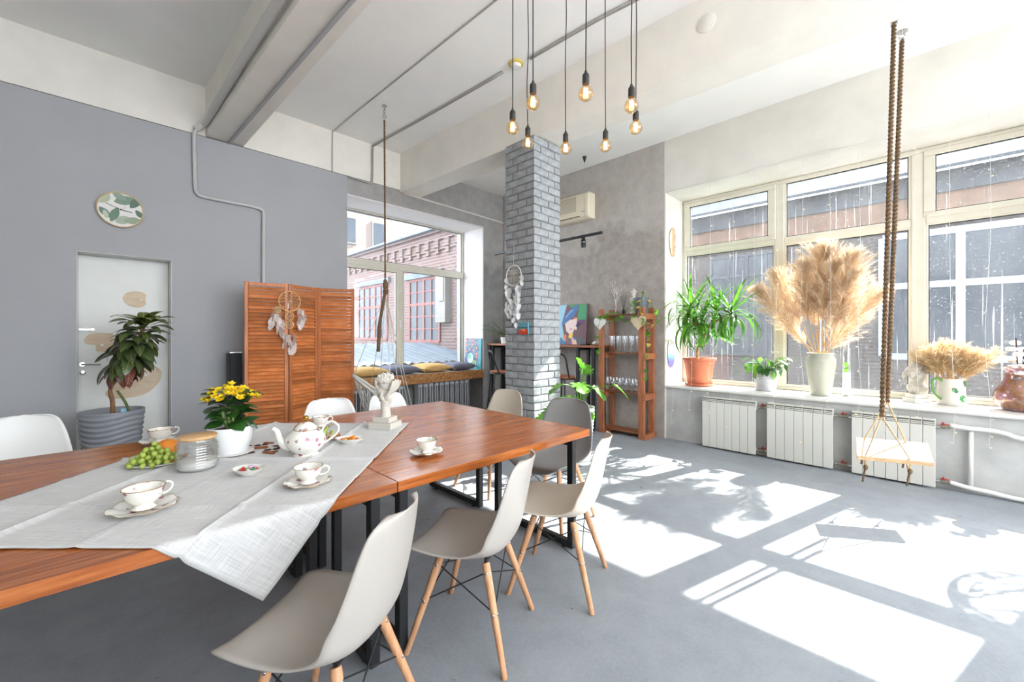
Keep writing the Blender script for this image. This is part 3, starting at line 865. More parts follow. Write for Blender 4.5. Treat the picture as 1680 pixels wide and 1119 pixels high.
def chair(label, shell_mat, loc, face, group=None, k=KS):
    """face = heading in degrees of the seat's front"""
    t = thing('shell_chair', label, 'chair', loc, radians(face - 90), group)
    put(shell_mesh(shell_mat, k), 'seat_shell', t)
    def on(kx, z):
        a, b = leg_tops[kx], leg_feet[kx]; f = (a.z - z) / a.z
        return a + (b - a) * f
    for key in leg_tops:
        a, b = leg_tops[key] * k, leg_feet[key] * k
        d = (a - b).normalized()
        lo = MB().tube([b, b + d * .004, b + d * .2, a - d * .02, a], [.0105, .0125, .0155, .0185, .0165], 14).build('leg', M['beech'], t, 50)
        for zz in (.36, .215):
            p = on(key, zz) * k; out = Vector((key[0], 0, 0))
            MB().ball(tuple(p + out * .0165), (.004, .0075, .0075), 10, 6).build('bolt', M['chrome'], lo, 180)
            MB().ball(tuple(p + Vector((0, key[1], 0)) * .0165), (.0075, .004, .0075), 10, 6).build('bolt', M['chrome'], lo, 180)
    w = MB()
    for (p, q) in (((-1, -1), (1, -1)), ((-1, 1), (1, 1)), ((-1, -1), (-1, 1)), ((1, -1), (1, 1))):
        for a, b in ((p, q), (q, p)):
            w.tube([on(a, .36) * k, on(b, .215) * k], .0032, 6)
    w.build('cross_brace', M['black'], t, 40)
    h = MB()
    for key in leg_tops:
        a = leg_tops[key] * k
        h.tube([a + Vector((0, 0, -.03)), a + Vector((0, 0, .012)), a + Vector((-key[0] * .03, 0, .018))], .0075, 6)
    h.tube([leg_tops[-1, -1] * k, leg_tops[1, -1] * k], .005, 6).tube([leg_tops[-1, 1] * k, leg_tops[1, 1] * k], .005, 6)
    h.build('seat_bracket', M['black'], t, 40)
    return t
M['shell_taupe'] = plain('warm_grey_shell', (182, 175, 167), .42)
M['shell_cream'] = plain('cream_shell', (218, 208, 192), .42)
M['shell_grey'] = plain('mid_grey_shell', (150, 148, 146), .42)
M['shell_white'] = plain('white_shell', (232, 231, 228), .38)
chair('taupe shell chair nearest the camera, beside the hanging cloth corner', M['shell_taupe'], (.56, 1.45, 0), 124)
chair('taupe shell chair in the middle of the front row of three', M['shell_taupe'], (1.287, 1.56, 0), 118)
chair('cream shell chair at the right end of the front row', M['shell_cream'], (1.90, 1.525, 0), 114)
chair('mid grey shell chair at the bare table end', M['shell_grey'], (2.50, 2.07, 0), 186, k=1.08)
chair('cream shell chair between the bare table end and brick pillar', M['shell_cream'], (2.62, 2.93, 0), 182, k=1.06)
chair('white shell chair standing alone by the left edge near the door', M['shell_white'], (-.36, 4.16, 0), 268)
chair('white shell chair behind the table in front of the folding screen', M['shell_white'], (1.42, 3.46, 0), 262)
chair('white shell chair half hidden behind the hand sculpture', M['shell_white'], (2.02, 3.44, 0), 278)

# ------------------------------------------------------------------ tableware
M['china'] = porcelain('flowered_china', True, 27); M['china_plain'] = porcelain('plain_china', False)
CZ = TZ + .006
def scallop(k=8, a=.05, zw=.004):
    return lambda r, z, t: (r * (1 + a * (r / .085) * abs(sin(k * t / 2)) - .0), z + zw * max(0, (r - .05) / .04) * cos(k * t))
def cup(loc, label, rz, s=1.0, z=CZ):
    t = thing('teacup', label, 'teacup', (loc[0], loc[1], z + .010 * s), rz, 'flowered teacups')
    k = s
    p = [(0, .004), (.030, .0), (.033, .003), (.026, .010), (.024, .015), (.034, .022), (.046, .036), (.052, .055), (.0565, .068), (.0545, .068), (.050, .055), (.044, .037), (.032, .024), (0, .019)]
    MB().lathe([(r * k, zz * k) for r, zz in p], 36).build('bowl', M['china'], t, 60)
    MB().tube(circ((0, 0, .0685 * k), .0556 * k, 40), .0011 * k, 6, True).build('gilt_rim', M['gold'], t, 180)
    MB().tube(circ((0, 0, .0025 * k), .0325 * k, 32), .0009 * k, 6, True).build('gilt_foot', M['gold'], t, 180)
    hp = smooth_path([(.048, 0, .058), (.064, 0, .066), (.078, 0, .058), (.076, 0, .042), (.060, 0, .032), (.043, 0, .032)], 6)
    MB().tube([v * k for v in hp], [(.0045 - .0012 * sin(pi * i / (len(hp) - 1))) * k for i in range(len(hp))], 8).build('handle', M['china_plain'], t, 180)
    return t
def saucer(loc, label, rz, s=1.0, z=CZ):
    t = thing('saucer', label, 'saucer', (loc[0], loc[1], z), rz, 'scalloped saucers')
    p = [(0, .002), (.034, .0), (.036, .004), (.050, .006), (.072, .012), (.088, .019), (.0895, .0205), (.088, .0212), (.072, .0145), (.050, .0085), (0, .0065)]
    MB().lathe([(r * s, zz * s) for r, zz in p], 72, wob=lambda r, zz, a: (r * (1 + .06 * (r / (.09 * s)) ** 2 * (abs(sin(4 * a)) - .5)), zz + .003 * s * (r / (.09 * s)) ** 3 * sin(8 * a))).build('dish', M['china'], t, 60)
    MB().tube([((.0892 * s) * (1 + .06 * (abs(sin(4 * a)) - .5)) * cos(a), (.0892 * s) * (1 + .06 * (abs(sin(4 * a)) - .5)) * sin(a), .0207 * s + .003 * s * sin(8 * a)) for a in [2 * pi * i / 96 for i in range(96)]], .0009, 5, True).build('gilt_rim', M['gold'], t, 180)
    return t
for (x, y), rz, cl, sl, s in [((.126, 2.0), .35, 'flowered teacup nearest the camera on the linen cloth', 'scalloped saucer nearest the camera on the linen cloth', 1.12),
                              ((.64, 1.858), -.5, 'flowered teacup beside the cloth edge in front of the teapot', 'scalloped saucer beside the cloth edge in front of the teapot', 1.02),
                              ((1.263, 1.912), .6, 'flowered teacup standing on the bare wood table', 'scalloped saucer lying on the bare wood table', 1.0),
                              ((1.098, 2.956), -.6, 'flowered teacup behind the teapot at the far cloth edge', 'scalloped saucer behind the teapot at the far cloth edge', .98),
                              ((.275, 3.186), .2, 'flowered teacup behind the orange near the grey planter', 'scalloped saucer behind the orange near the grey planter', 1.1)]:
    zb = TZ + .001 if x > 1.2 else CZ
    saucer((x, y), sl, R.random() * 6, s, zb)
    cup((x, y), cl, rz, s, zb)

tp = thing('teapot', 'round flowered china teapot with gold knob and gilt trim', 'teapot', (.79, 2.33, CZ), radians(150))
p = [(0, .006), (.060, .0), (.064, .008), (.056, .016), (.066, .026), (.086, .046), (.097, .072), (.096, .098), (.082, .122), (.064, .136), (.058, .140), (.056, .138), (0, .136)]
MB().lathe(p, 48).build('body', M['china'], tp, 60)
MB().tube(circ((0, 0, .139), .059, 48), .0016, 6, True).tube(circ((0, 0, .006), .063, 48), .0013, 6, True).build('gilt_trim', M['gold'], tp, 180)
ld = MB().lathe([(.055, .139), (.056, .143), (.050, .154), (.034, .168), (.014, .176), (0, .177)], 40).build('lid', M['china'], tp, 60)
MB().lathe([(.006, .175), (.010, .180), (.006, .185), (.014, .194), (.013, .203), (.006, .210), (0, .211)], 20).build('knob', M['gold'], ld, 60)
sp = smooth_path([(.07, 0, .045), (.105, 0, .06), (.125, 0, .095), (.138, 0, .135), (.158, 0, .150)], 6)
MB().tube(sp, [.024 - .0145 * i / (len(sp) - 1) for i in range(len(sp))], 14).build('spout', M['china_plain'], tp, 60)
hp = smooth_path([(-.078, 0, .125), (-.098, 0, .162), (-.13, 0, .172), (-.158, 0, .150), (-.158, 0, .118), (-.13, 0, .088), (-.092, 0, .060)], 7)
MB().tube(hp, .0055, 10).build('handle', M['china_plain'], tp, 180)

# storage jar with wooden lid
M['glass'] = clear_glass('clear_glass', (.93, .95, .95), .86)
jr = thing('storage_jar', 'ribbed glass jar of sugar with a flat wooden lid', 'jar', (.347, 2.466, CZ))
pr = [(0, 0), (.070, 0), (.078, .008)]
for k in range(9):
    z = .012 + k * .0125
    pr += [(.0835, z + .002), (.087, z + .006), (.081, z + .0105)]
pr += [(.076, .130), (.070, .138), (.070, .146)]
MB().lathe(pr, 48, closed_ends=False).build('glass_body', M['glass'], jr, 180)
MB().lathe([(0, .004), (.070, .004), (.077, .014), (.079, .042), (.05, .047), (0, .045)], 40).build('sugar', plain('white_sugar', (238, 234, 228), .9, bmp=.3, bscale=300), jr, 60)
MB().lathe([(0, .142), (.070, .142), (.078, .147), (.078, .157), (.074, .160), (0, .160)], 48).build('lid', wood('bamboo_lid', (196, 152, 104), (212, 170, 122), (222, 186, 142), (1, 14, 14), .5, 0), jr, 50)

# plate with grapes, orange and nuts
M['plate'] = plain('white_glazed_plate', (234, 231, 224), .2)
def plate(loc, r, label):
    t = MB().lathe([(0, .002), (r * .6, 0), (r * .65, .003), (r * .96, .013), (r, .016), (r * .985, .018), (r * .64, .008), (0, .007)], 48).build('plate', M['plate'], None, 60, loc=(loc[0], loc[1], CZ))
    return tag(t, label, 'plate', 'snack plates')
plate((.225, 2.70), .125, 'white plate with grapes, orange and nuts beside the glass jar')
plate((.955, 2.63), .12, 'white plate of fruit and nuts half hidden behind the teapot')
M['grape'] = plain('green_grape_skin', (160, 178, 74), .2, sss=.2, rnd=.15, coat=.3)
M['grapestem'] = plain('grape_stem', (120, 104, 60), .7)
gm = MB().ball((0, 0, 0), (.0125, .0125, .0145), 14, 9).mesh('grape', M['grape'], 180)
def grapes(cx, cy, n, seed, label, grp):
    r2 = random.Random(seed); done = []; tries = 0
    while len(done) < n and tries < 4000:
        tries += 1
        a, q = r2.uniform(0, 2 * pi), sqrt(r2.random())
        x, y = cx + .098 * q * cos(a), cy + .072 * q * sin(a)
        z = CZ + .0215
        for p in done:
            d2 = (p[0] - x) ** 2 + (p[1] - y) ** 2
            if d2 < .0245 ** 2: z = max(z, p[2] + sqrt(max(0, .0245 ** 2 - d2)))
        if z > CZ + .098 * (1.2 - q * .9): continue
        done.append((x, y, z))
        g = put(gm, 'grape', None, (x, y, z)); g.rotation_euler = (r2.uniform(-1, 1), r2.uniform(-1, 1), 0)
        tag(g, label, 'grape', grp)
grapes(.205, 2.655, 52, 4, 'green grape in the bunch on the plate by the glass jar', 'grapes on the plate by the jar')
grapes(1.0, 2.66, 14, 7, 'green grape on the plate half hidden behind the teapot', 'grapes on the plate behind the teapot')
M['orange'] = plain('orange_peel', (232, 138, 38), .42, bmp=.25, bscale=160)
def orange(loc, label):
    t = thing('orange', label, 'orange', (loc[0], loc[1], CZ + .010))
    MB().ball((0, 0, .047), (.05, .05, .047), 28, 18).build('peel', M['orange'], t, 180)
    MB().lathe([(0, .091), (.004, .0935), (0, .097)], 8).build('stem_scar', plain('orange_calyx', (92, 104, 48), .8), t, 180)
orange((.265, 2.755), 'whole orange behind the grapes beside the glass jar')
orange((.895, 2.70), 'whole orange mostly hidden behind the teapot lid')
M['nut'] = plain('brown_nut', (176, 118, 72), .6, var=.2, vscale=60, rnd=.25)
nm = MB().ball((0, 0, 0), (.010, .0065, .0055), 10, 6).mesh('nut', M['nut'], 180)
def nuts(cx, cy, n, sx, sy, label, grp, seed):
    r2 = random.Random(seed)
    for i in range(n):
        o = put(nm, 'almond', None, (cx + r2.uniform(-sx, sx), cy + r2.uniform(-sy, sy), CZ + .014 + .011 * (i % 3)))
        o.rotation_euler = (r2.uniform(-.3, .3), r2.uniform(-.3, .3), r2.uniform(0, 6))
        tag(o, label, 'nut', grp)
nuts(.290, 2.635, 22, .035, .03, 'brown nut on the plate between grapes and glass jar', 'nuts by the jar', 3)
nuts(1.01, 2.555, 16, .05, .025, 'brown nut on the plate behind the teapot handle', 'nuts behind the teapot', 5)

# candy dishes
def dish(loc, rx, ry, h, rz, label):
    t = MB().lathe([(0, .003), (.45, 0), (.5, .1), (.75, .45), (1, .95), (1.02, 1), (.97, 1), (.7, .5), (.45, .2), (0, .15)], 40).build('candy_dish', M['plate'], None, 60, loc=(loc[0], loc[1], CZ), rz=rz)
    me = t.data
    for v in me.vertices: v.co = (v.co.x * rx, v.co.y * ry, v.co.z * h if v.co.z > .01 else v.co.z)
    return tag(t, label, 'bowl', 'small candy dishes')
dish((.497, 2.19), .068, .055, .032, -.7, 'small white bowl of wrapped sweets in front of the flowerpot')
dish((1.06, 2.40), .085, .055, .034, -.7, 'small white leaf-shaped bowl of candied fruit beside the teapot')
def candies(cx, cy, cols, n, label, grp, seed, sx=.035, sy=.028):
    r2 = random.Random(seed)
    mats = [plain('candy_' + c[0], c[1], .25, coat=.3) for c in cols]
    ms = []
    for m in mats:
        cm_ = MB().cbox(-.009, .009, -.007, .007, -.006, .006, .003)
        cm_.v = [tuple(c + r2.uniform(-.002, .002) for c in p) for p in cm_.v]
        ms.append(cm_.mesh('candy', m, 60))
    for i in range(n):
        a = r2.uniform(0, 6.28); q = sqrt(r2.random())
        dx, dy = q * cos(a) * sx, q * sin(a) * sy
        x = cx + dx * cos(-.7) - dy * sin(-.7); y = cy + dx * sin(-.7) + dy * cos(-.7)
        k = r2.randrange(len(ms))
        o = put(ms[k], 'candy', None, (x, y, CZ + .022 + .014 * (1 - q) * r2.random() * 2))
        o.rotation_euler = (r2.uniform(-.8, .8), r2.uniform(-.8, .8), r2.uniform(0, 6))
        tag(o, cols[k][0].replace('_', ' ') + ' ' + label, 'candy', grp)
candies(.497, 2.19, [('purple', (120, 66, 128)), ('red', (196, 56, 44)), ('green', (84, 160, 66)), ('white_and_violet', (214, 190, 206))], 20, 'wrapped sweet in the small bowl in front of the flowerpot', 'sweets in the front bowl', 2)
candies(1.06, 2.40, [('orange', (236, 136, 30)), ('yellow', (238, 196, 70)), ('green', (88, 176, 60)), ('pink', (232, 100, 100))], 24, 'candied fruit cube in the bowl beside the teapot', 'candied fruit beside the teapot', 6, .05, .03)

# spices scattered on the cloth
M['cinn'] = plain('cinnamon_bark', (140, 78, 46), .75, var=.2, vscale=40)
for (a, b, lab) in (((.610, 2.667), (.690, 2.632), 'long cinnamon stick lying beside the flowerpot'), ((.644, 2.535), (.676, 2.470), 'short cinnamon stick lying nearest the teapot spout'), ((.70, 2.74), (.735, 2.70), 'cinnamon stick piece farthest behind on the cloth')):
    c = ((a[0] + b[0]) / 2, (a[1] + b[1]) / 2); hx, hy = (b[0] - a[0]) / 2, (b[1] - a[1]) / 2
    nrm = Vector((-hy, hx, 0)).normalized() * .0042
    o = MB().tube([(-hx + nrm.x, -hy + nrm.y, .006), (hx + nrm.x, hy + nrm.y, .006)], .0052, 9).tube([(-hx - nrm.x, -hy - nrm.y, .006), (hx - nrm.x, hy - nrm.y, .006)], .0052, 9).build('cinnamon_stick', M['cinn'], None, 60, loc=(c[0], c[1], CZ))
    tag(o, lab, 'spice')
M['anise'] = plain('star_anise', (88, 50, 34), .7)
am = MB()
for k in range(8): am.ball((.010, 0, .004), (.009, .0032, .0035), 8, 5, mtx=Matrix.Rotation(k * pi / 4, 4, 'Z'))
am.ball((0, 0, .004), .004, 8, 5)
am = am.mesh('star_anise', M['anise'], 180)
r2 = random.Random(9)
for x, y in ((.596, 2.58), (.70, 2.715), (.714, 2.567), (.675, 2.575), (.655, 2.665), (.73, 2.635), (.69, 2.51), (.74, 2.585), (.66, 2.72), (.62, 2.745)):
    o = put(am, 'star_anise', None, (x, y, CZ - .001), r2.random() * 6); tag(o, 'dark star anise scattered on the cloth between flowerpot and teapot', 'spice', 'scattered star anise')

# ------------------------------------------------------------------ leaves
def blade(Lh, W, n=8, droop=.6, fold=.15, shape='oval', curl=0):
    mb = MB(); y = z = 0.0; ang = 0.0; rows = []
    for i in range(n + 1):
        u = i / n
        if shape == 'oval': w = W * (sin(pi * min(1, u * .97 + .03)) ** .75) * (1 - .25 * u)
        elif shape == 'strap': w = W * min(1, u * 6 + .35) * (1 - u ** 3.2)
        elif shape == 'heart': w = W * (1.25 * sqrt(max(0, 1 - (2 * u ** .75 - .75) ** 2 / 1.6)) if u < .98 else 0) * (1 - u * .35)
        else: w = W * sin(pi * u) ** .6
        w = max(w, .0004)
        rows.append((y, z, w, ang))
        ang -= droop / n * (1 + curl * u)
        y += Lh / n * cos(ang); z += Lh / n * sin(ang)
    vs = []; fs = []
    for (yy, zz, w, a) in rows:
        f = fold * w
        vs += [(-w, yy - f * sin(a) * 0, zz + f), (-w * .5, yy, zz + f * .4), (0, yy, zz), (w * .5, yy, zz + f * .4), (w, yy, zz + f)]
    for i in range(n):
        for j in range(4): fs.append((i * 5 + j, i * 5 + j + 1, (i + 1) * 5 + j + 1, (i + 1) * 5 + j))
    return mb.add(vs, fs)
def sph(az, el): return Vector((cos(el) * cos(az), cos(el) * sin(az), sin(el)))

M['leaf_dark'] = leafmat('dark_green_leaf', (38, 74, 30), (62, 108, 44), None, .2, .3, .2)
M['leaf_fresh'] = leafmat('fresh_green_leaf', (70, 130, 34), (112, 168, 52), None, .2, .35, .45)
M['soil'] = plain('potting_soil', (66, 50, 40), .95, bmp=1, bscale=60, var=.4, vscale=80)

# yellow flowering plant on the table
fp = thing('flowering_plant', 'potted plant with yellow flowers in a white pot on the cloth', 'potted plant', (.517, 2.645, CZ))
MB().lathe([(0, .006), (.095, .006), (.105, .009), (.107, .014), (.100, .014), (.0, .012)], 40).build('saucer', M['white_plastic'], fp, 50)
MB().lathe([(0, .010), (.073, .010), (.077, .014), (.098, .08), (.105, .145), (.104, .15), (.100, .15), (.094, .10), (0, .10)], 48).build('pot', plain('white_ceramic_pot', (236, 236, 236), .3), fp, 50)
MB().lathe([(.099, .128), (.06, .134), (.0, .137)], 24, closed_ends=False).build('soil', M['soil'], fp, 180)
lm_ = [blade(.105, .042, 8, .7, .1, 'oval').mesh('leaf', M['leaf_dark'], 180), blade(.08, .034, 7, .4, .12, 'oval').mesh('leaf', M['leaf_dark'], 180)]
r2 = random.Random(21)
for k in range(3):
    MB().tube(smooth_path([(.012 * k - .012, 0, .13), (.02 * k - .03, .01, .19), (.035 * k - .04, .015 - .01 * k, .25)], 4), .008, 8).build('stem', plain('green_stem', (104, 128, 60), .6), fp, 180)
for k in range(46):
    az = k * 2.399; hgt = .16 + .17 * (k / 46) + r2.uniform(-.01, .01); rr = .02 + .03 * r2.random()
    el = r2.uniform(-.1, .8)
    put(r2.choice(lm_), 'leaf', fp, mtx=aim((rr * cos(az), rr * sin(az), hgt), sph(az, el), r2.uniform(-.4, .4), r2.uniform(.8, 1.25)))
M['petal'] = plain('yellow_petal', (250, 214, 40), .5, rnd=.12)
M['petal'].node_tree.nodes['Principled BSDF'].inputs['Subsurface Weight'].default_value = .1
fm = MB()
for lay, (nn, ln, el) in enumerate(((5, .024, .25), (4, .018, .85), (3, .012, 1.25))):
    for k in range(nn):
        b = blade(ln, ln * .42, 4, -.5, .25, 'oval')
        fm.add(b.v, b.f, aim((0, 0, 0), sph(2 * pi * k / nn + lay * .5, el)))
fm = fm.mesh('flower', M['petal'], 180)
for k in range(58):
    az = r2.uniform(0, 6.28); q = sqrt(r2.random()) * .128
    z = .362 - 4.2 * q * q + r2.uniform(-.02, .014)
    d = sph(az, r2.uniform(.7, 1.5))
    put(fm, 'flower', fp, mtx=aim((q * cos(az), q * sin(az), z), Vector((d.x, d.y, d.z)), 0, r2.uniform(.85, 1.25)) @ Matrix.Rotation(-pi / 2, 4, 'X'))

# ------------------------------------------------------------------ hand-and-face sculpture
sc_ = thing('hand_sculpture', 'white plaster sculpture of a hand cradling a face on stepped base', 'sculpture', (1.415, 2.65, CZ), radians(-45))
M['plaster'] = plain('white_plaster_cast', (208, 202, 192), .75, bmp=.15, bscale=90)
bm_ = Matrix.Rotation(radians(-14), 4, 'Z')
MB().cbox(-.085, .085, -.075, .075, 0, .042, .003, mtx=bm_).build('lower_step', M['plaster'], sc_, 30)
MB().cbox(-.062, .062, -.055, .055, .042, .075, .003, mtx=bm_).build('upper_step', M['plaster'], sc_, 30)
g = MB()
g.tube(smooth_path([(0, 0, .06), (.004, 0, .10), (.002, -.004, .15), (.01, -.004, .185)], 5), [.037, .0365, .036, .0355, .035, .034, .033, .032, .031, .031, .031, .033, .034, .036, .036, .036][:16], 16)
# palm and fingers, seen from the back of the hand
g.ball((.026, -.012, .205), (.034, .024, .046), 18, 12)
for i, (dx, dy, ln) in enumerate(((.0, -.040, 1.0), (.014, -.026, 1.05), (.026, -.008, .98), (.034, .012, .86))):
    b0 = Vector((.026 + .3 * dx, -.014 + .5 * dy, .222 + .004 * i))
    pts = [b0, b0 + Vector((.020 + dx * .5, dy * .35, .035 * ln)), b0 + Vector((.034 + dx * .7, dy * .45, .068 * ln)), b0 + Vector((.040 + dx * .8, dy * .35, .098 * ln))]
    sp_ = smooth_path(pts, 4)
    g.tube(sp_, [.0125 - .005 * q / (len(sp_) - 1) for q in range(len(sp_))], 10)
    g.ball(tuple(sp_[-1]), .0078, 10, 6)
sp_ = smooth_path([(.002, -.016, .185), (-.012, -.030, .202), (-.016, -.036, .225), (-.012, -.038, .245)], 4)
g.tube(sp_, [.013 - .004 * q / (len(sp_) - 1) for q in range(len(sp_))], 10); g.ball(tuple(sp_[-1]), .0095, 10, 6)
# head in profile looking left and down: skull, face, brow, nose, lips, chin, hair
hm = Matrix.Translation((-.004, .006, .272)) @ Matrix.Rotation(radians(-20), 4, 'Y')
g.ball((.014, 0, .022), (.050, .044, .052), 20, 14, mtx=hm)
g.ball((-.022, 0, -.018), (.036, .034, .056), 18, 12, mtx=hm)
g.ball((-.046, 0, .020), (.016, .028, .013), 12, 8, mtx=hm)
g.tube([(-.052, 0, .016), (-.070, 0, -.006), (-.080, 0, -.020), (-.058, 0, -.027)], [.007, .009, .011, .010], 10, mtx=hm)
g.ball((-.060, 0, -.040), (.011, .017, .006), 12, 8, mtx=hm); g.ball((-.057, 0, -.051), (.011, .015, .007), 12, 8, mtx=hm)
g.ball((-.050, 0, -.072), (.017, .018, .015), 12, 8, mtx=hm); g.ball((-.02, 0, -.06), (.03, .026, .026), 12, 8, mtx=hm)
for s in (-1, 1):
    g.ball((-.044, s * .019, .002), (.012, .010, .006), 10, 6, mtx=hm); g.ball((-.036, s * .026, -.022), (.014, .012, .016), 10, 6, mtx=hm)
for k in range(22):
    a = .15 + (k % 11) * .24; yy = (.036 if k < 11 else -.036) * (1 - .25 * (k % 3)); r_ = .052 + .006 * (k % 2)
    g.tube([(.014 - r_ * cos(a), yy * .9, .026 + r_ * sin(a)), (.016 - (r_ + .007) * cos(a + .2), yy, .028 + (r_ + .007) * sin(a + .2)), (.016 - r_ * cos(a + .45), yy * .8, .028 + r_ * sin(a + .45))], [.010, .0115, .008], 8, mtx=hm)
for rr in (.012, .026, .040):
    for k in range(6):
        a = .55 + k * .42; yy = -.050 * sqrt(max(.05, 1 - (rr / .056) ** 2))
        g.tube([(.016 - rr * cos(a), yy, .030 + rr * sin(a)), (.018 - (rr + .008) * cos(a + .3), yy * 1.08, .034 + (rr + .008) * sin(a + .3)), (.020 - rr * cos(a + .7), yy, .030 + rr * sin(a + .7))], [.0085, .010, .007], 8, mtx=hm)
fo = g.build('figure', M['plaster'], sc_, 180)
rm = fo.modifiers.new('continuous_surface', 'REMESH'); rm.mode = 'VOXEL'; rm.voxel_size = .0028; rm.use_smooth_shade = True
ss = fo.modifiers.new('soften', 'SMOOTH'); ss.factor = .5; ss.iterations = 2

# ------------------------------------------------------------------ folding louvre screen
scr = thing('folding_screen', 'three-panel brown louvred wooden folding screen by the bench window', 'room divider', (1.72, 5.18, 0))
SH = 2.0
pts = [Vector((1.129, 5.19)), Vector((1.548, 5.11)), Vector((1.93, 5.30)), Vector((2.31, 5.10))]
slat_w = .37
NS = 46
for i in range(3):
    a, b = pts[i], pts[i + 1]; d = b - a; w = d.length - .012; ang = math.atan2(d.y, d.x); c = (a + b) / 2
    pn = MB().cbox(-w / 2, -w / 2 + .036, -.013, .013, .0, SH, .003).cbox(w / 2 - .036, w / 2, -.013, .013, .0, SH, .003)
    pn.cbox(-w / 2 + .036, w / 2 - .036, -.012, .012, SH - .045, SH - .005, .003).cbox(-w / 2 + .036, w / 2 - .036, -.012, .012, .04, .09, .003)
    po = pn.build('panel_frame', M['screenwood'], scr, 30, loc=(c.x - 1.72, c.y - 5.18, 0), rz=ang)
    lw = w - .072
    sm_ = MB().cbox(-lw / 2, lw / 2, -.0035, .0035, -.0225, .0225, .0025, mtx=Matrix.Rotation(radians(-37), 4, 'X')).mesh('slat', M['slatwood'], 30)
    for k in range(NS):
        put(sm_, 'slat', po, (0, 0, .112 + k * (SH - .185) / (NS - 1)))
    if i < 2:
        for z in (.3, 1.0, 1.75):
            MB().cbox(w / 2 - .010, w / 2 + .010, .0135, .0165, z - .03, z + .03, .001).build('hinge', M['chrome'], po, 30)

# ------------------------------------------------------------------ dreamcatchers
M['feather'] = leafmat('white_feather', (240, 228, 222), (250, 242, 238), None, .05, .9, .45)
def feather_mesh(Lh=.085, W=.027, n=60, mat=None, seed=0):
    r3 = random.Random(seed); mb = MB()
    mb.tube([(0, 0, 0), (.002, 0, -Lh * .5), (0, 0, -Lh)], .0008, 4)
    for k in range(n):
        u = k / n; z = -Lh * (.08 + .9 * u); w = W * (.35 + .6 * sin(pi * min(1, u * .8 + .2))) * r3.uniform(.35, 1.3)
        for s in (-1, 1):
            y = r3.uniform(-.35, .35) * w
            mb.add([(0, 0, z), (s * w * .6, y * .5, z - .012 + r3.uniform(-.004, .004)), (s * w, y, z - .006 + r3.uniform(-.008, .012)), (0, 0, z - .006)], [(0, 1, 2), (0, 3, 1)])
    return mb.mesh('feather', mat or M['feather'], 180)
FM = [feather_mesh(seed=k) for k in range(4)]
M['feather_white'] = leafmat('pure_white_feather', (240, 240, 240), (250, 250, 250), None, .05, .9, .4)
FW = [feather_mesh(.062, .022, 44, M['feather_white'], k + 9) for k in range(4)]
def web(mb, c, r, axis, n=12, rings=5, th=.0012, mtx=None):
    for q in range(rings):
        r0 = r * (1 - q / rings); r1 = r * (1 - (q + .9) / rings)
        for k in range(n):
            a = 2 * pi * (k + q * .5) / n
            pts_ = []
            for (aa, rr) in ((a, r0), (a + pi / n, r1), (a + 2 * pi / n, r0)):
                pts_.append((c[0] + rr * cos(aa), 0, c[2] + rr * sin(aa)))
            mb.tube(pts_, th, 3, caps=False, mtx=mtx)
    return mb
def dreamcatcher(name, label, loc, rz, rings, feathers, ringmat, hang, th, fms=None):
    """local x along wall, -y out of the wall"""
    t = thing(name, label, 'dreamcatcher', loc, rz)
    for (x, z, r) in rings:
        ho = MB().tube(circ((x, -.012, z), r, 40, 'y'), th if r > .05 else th * .7, 7, True).build('hoop', ringmat, t, 180)
        wb_ = MB(); web(wb_, (x, 0, z), r, 'y', 12 if r > .05 else 8, 5 if r > .05 else 3)
        wb_.v = [(p[0], p[1] - .012, p[2]) for p in wb_.v]
        wb_.build('web', plain('web_thread', (226, 212, 178), .8), ho, 0)
    MB().tube([(0, -.012, rings[0][1] + rings[0][2]), (0, -.008, hang)], .0016, 5).build('hanging_cord', M['feather'], t, 0)
    r3 = random.Random(len(feathers))
    for (x, z, s) in feathers:
        m = Matrix.Translation((x, -.014 - r3.random() * .012, z)) @ Matrix.Rotation(r3.uniform(-.45, .45), 4, 'Y') @ Matrix.Rotation(r3.uniform(0, 6), 4, 'Z') @ Matrix.Scale(s, 4)
        put(r3.choice(fms or FM), 'feather', t, mtx=m)
    for x, z0, z1 in sorted(set((round(f[0], 2), rings[0][1] - rings[0][2] * .6, f[1]) for f in feathers))[:9]:
        MB().tube([(x, -.012, z0), (x, -.014, z1)], .0008, 4).build('thread', M['feather'], t, 0)
    return t
r3 = random.Random(5)
fe = []
for (x0, zt, n) in ((-.175, -.13, 3), (-.125, -.14, 4), (-.085, -.20, 4), (.105, -.075, 3), (.135, -.09, 4), (.12, -.16, 2), (-.045, -.36, 3), (0, -.37, 4), (.035, -.36, 4), (.065, -.42, 2)):
    for k in range(n): fe.append((x0 + r3.uniform(-.012, .012), zt - k * .045, r3.uniform(.9, 1.25)))
dreamcatcher('dreamcatcher', 'beige dreamcatcher with pinkish white feathers hung on folding screen', (1.548, 5.085, 1.80), 0,
             [(0, 0, .112), (-.125, -.1, .036), (0, -.168, .043), (0, -.262, .040)], fe, plain('rattan_hoop', (222, 184, 118), .6), .2, .005)
fe = []
for (x0, zt, n) in ((-.115, -.02, 2), (-.10, -.10, 6), (-.045, -.13, 6), (.0, -.20, 4), (.03, -.22, 6), (.075, -.11, 6), (.105, -.07, 5), (.115, -.0, 2)):
    for k in range(n): fe.append((x0 + r3.uniform(-.01, .01), zt - k * .062, r3.uniform(.95, 1.25)))
dreamcatcher('dreamcatcher', 'white dreamcatcher with white feathers hanging on the brick pillar', (3.373, 3.335, 2.095), -pi / 2,
             [(0, 0, .118)], fe, plain('white_wrapped_hoop', (236, 234, 230), .7), .39, .0055, FW)

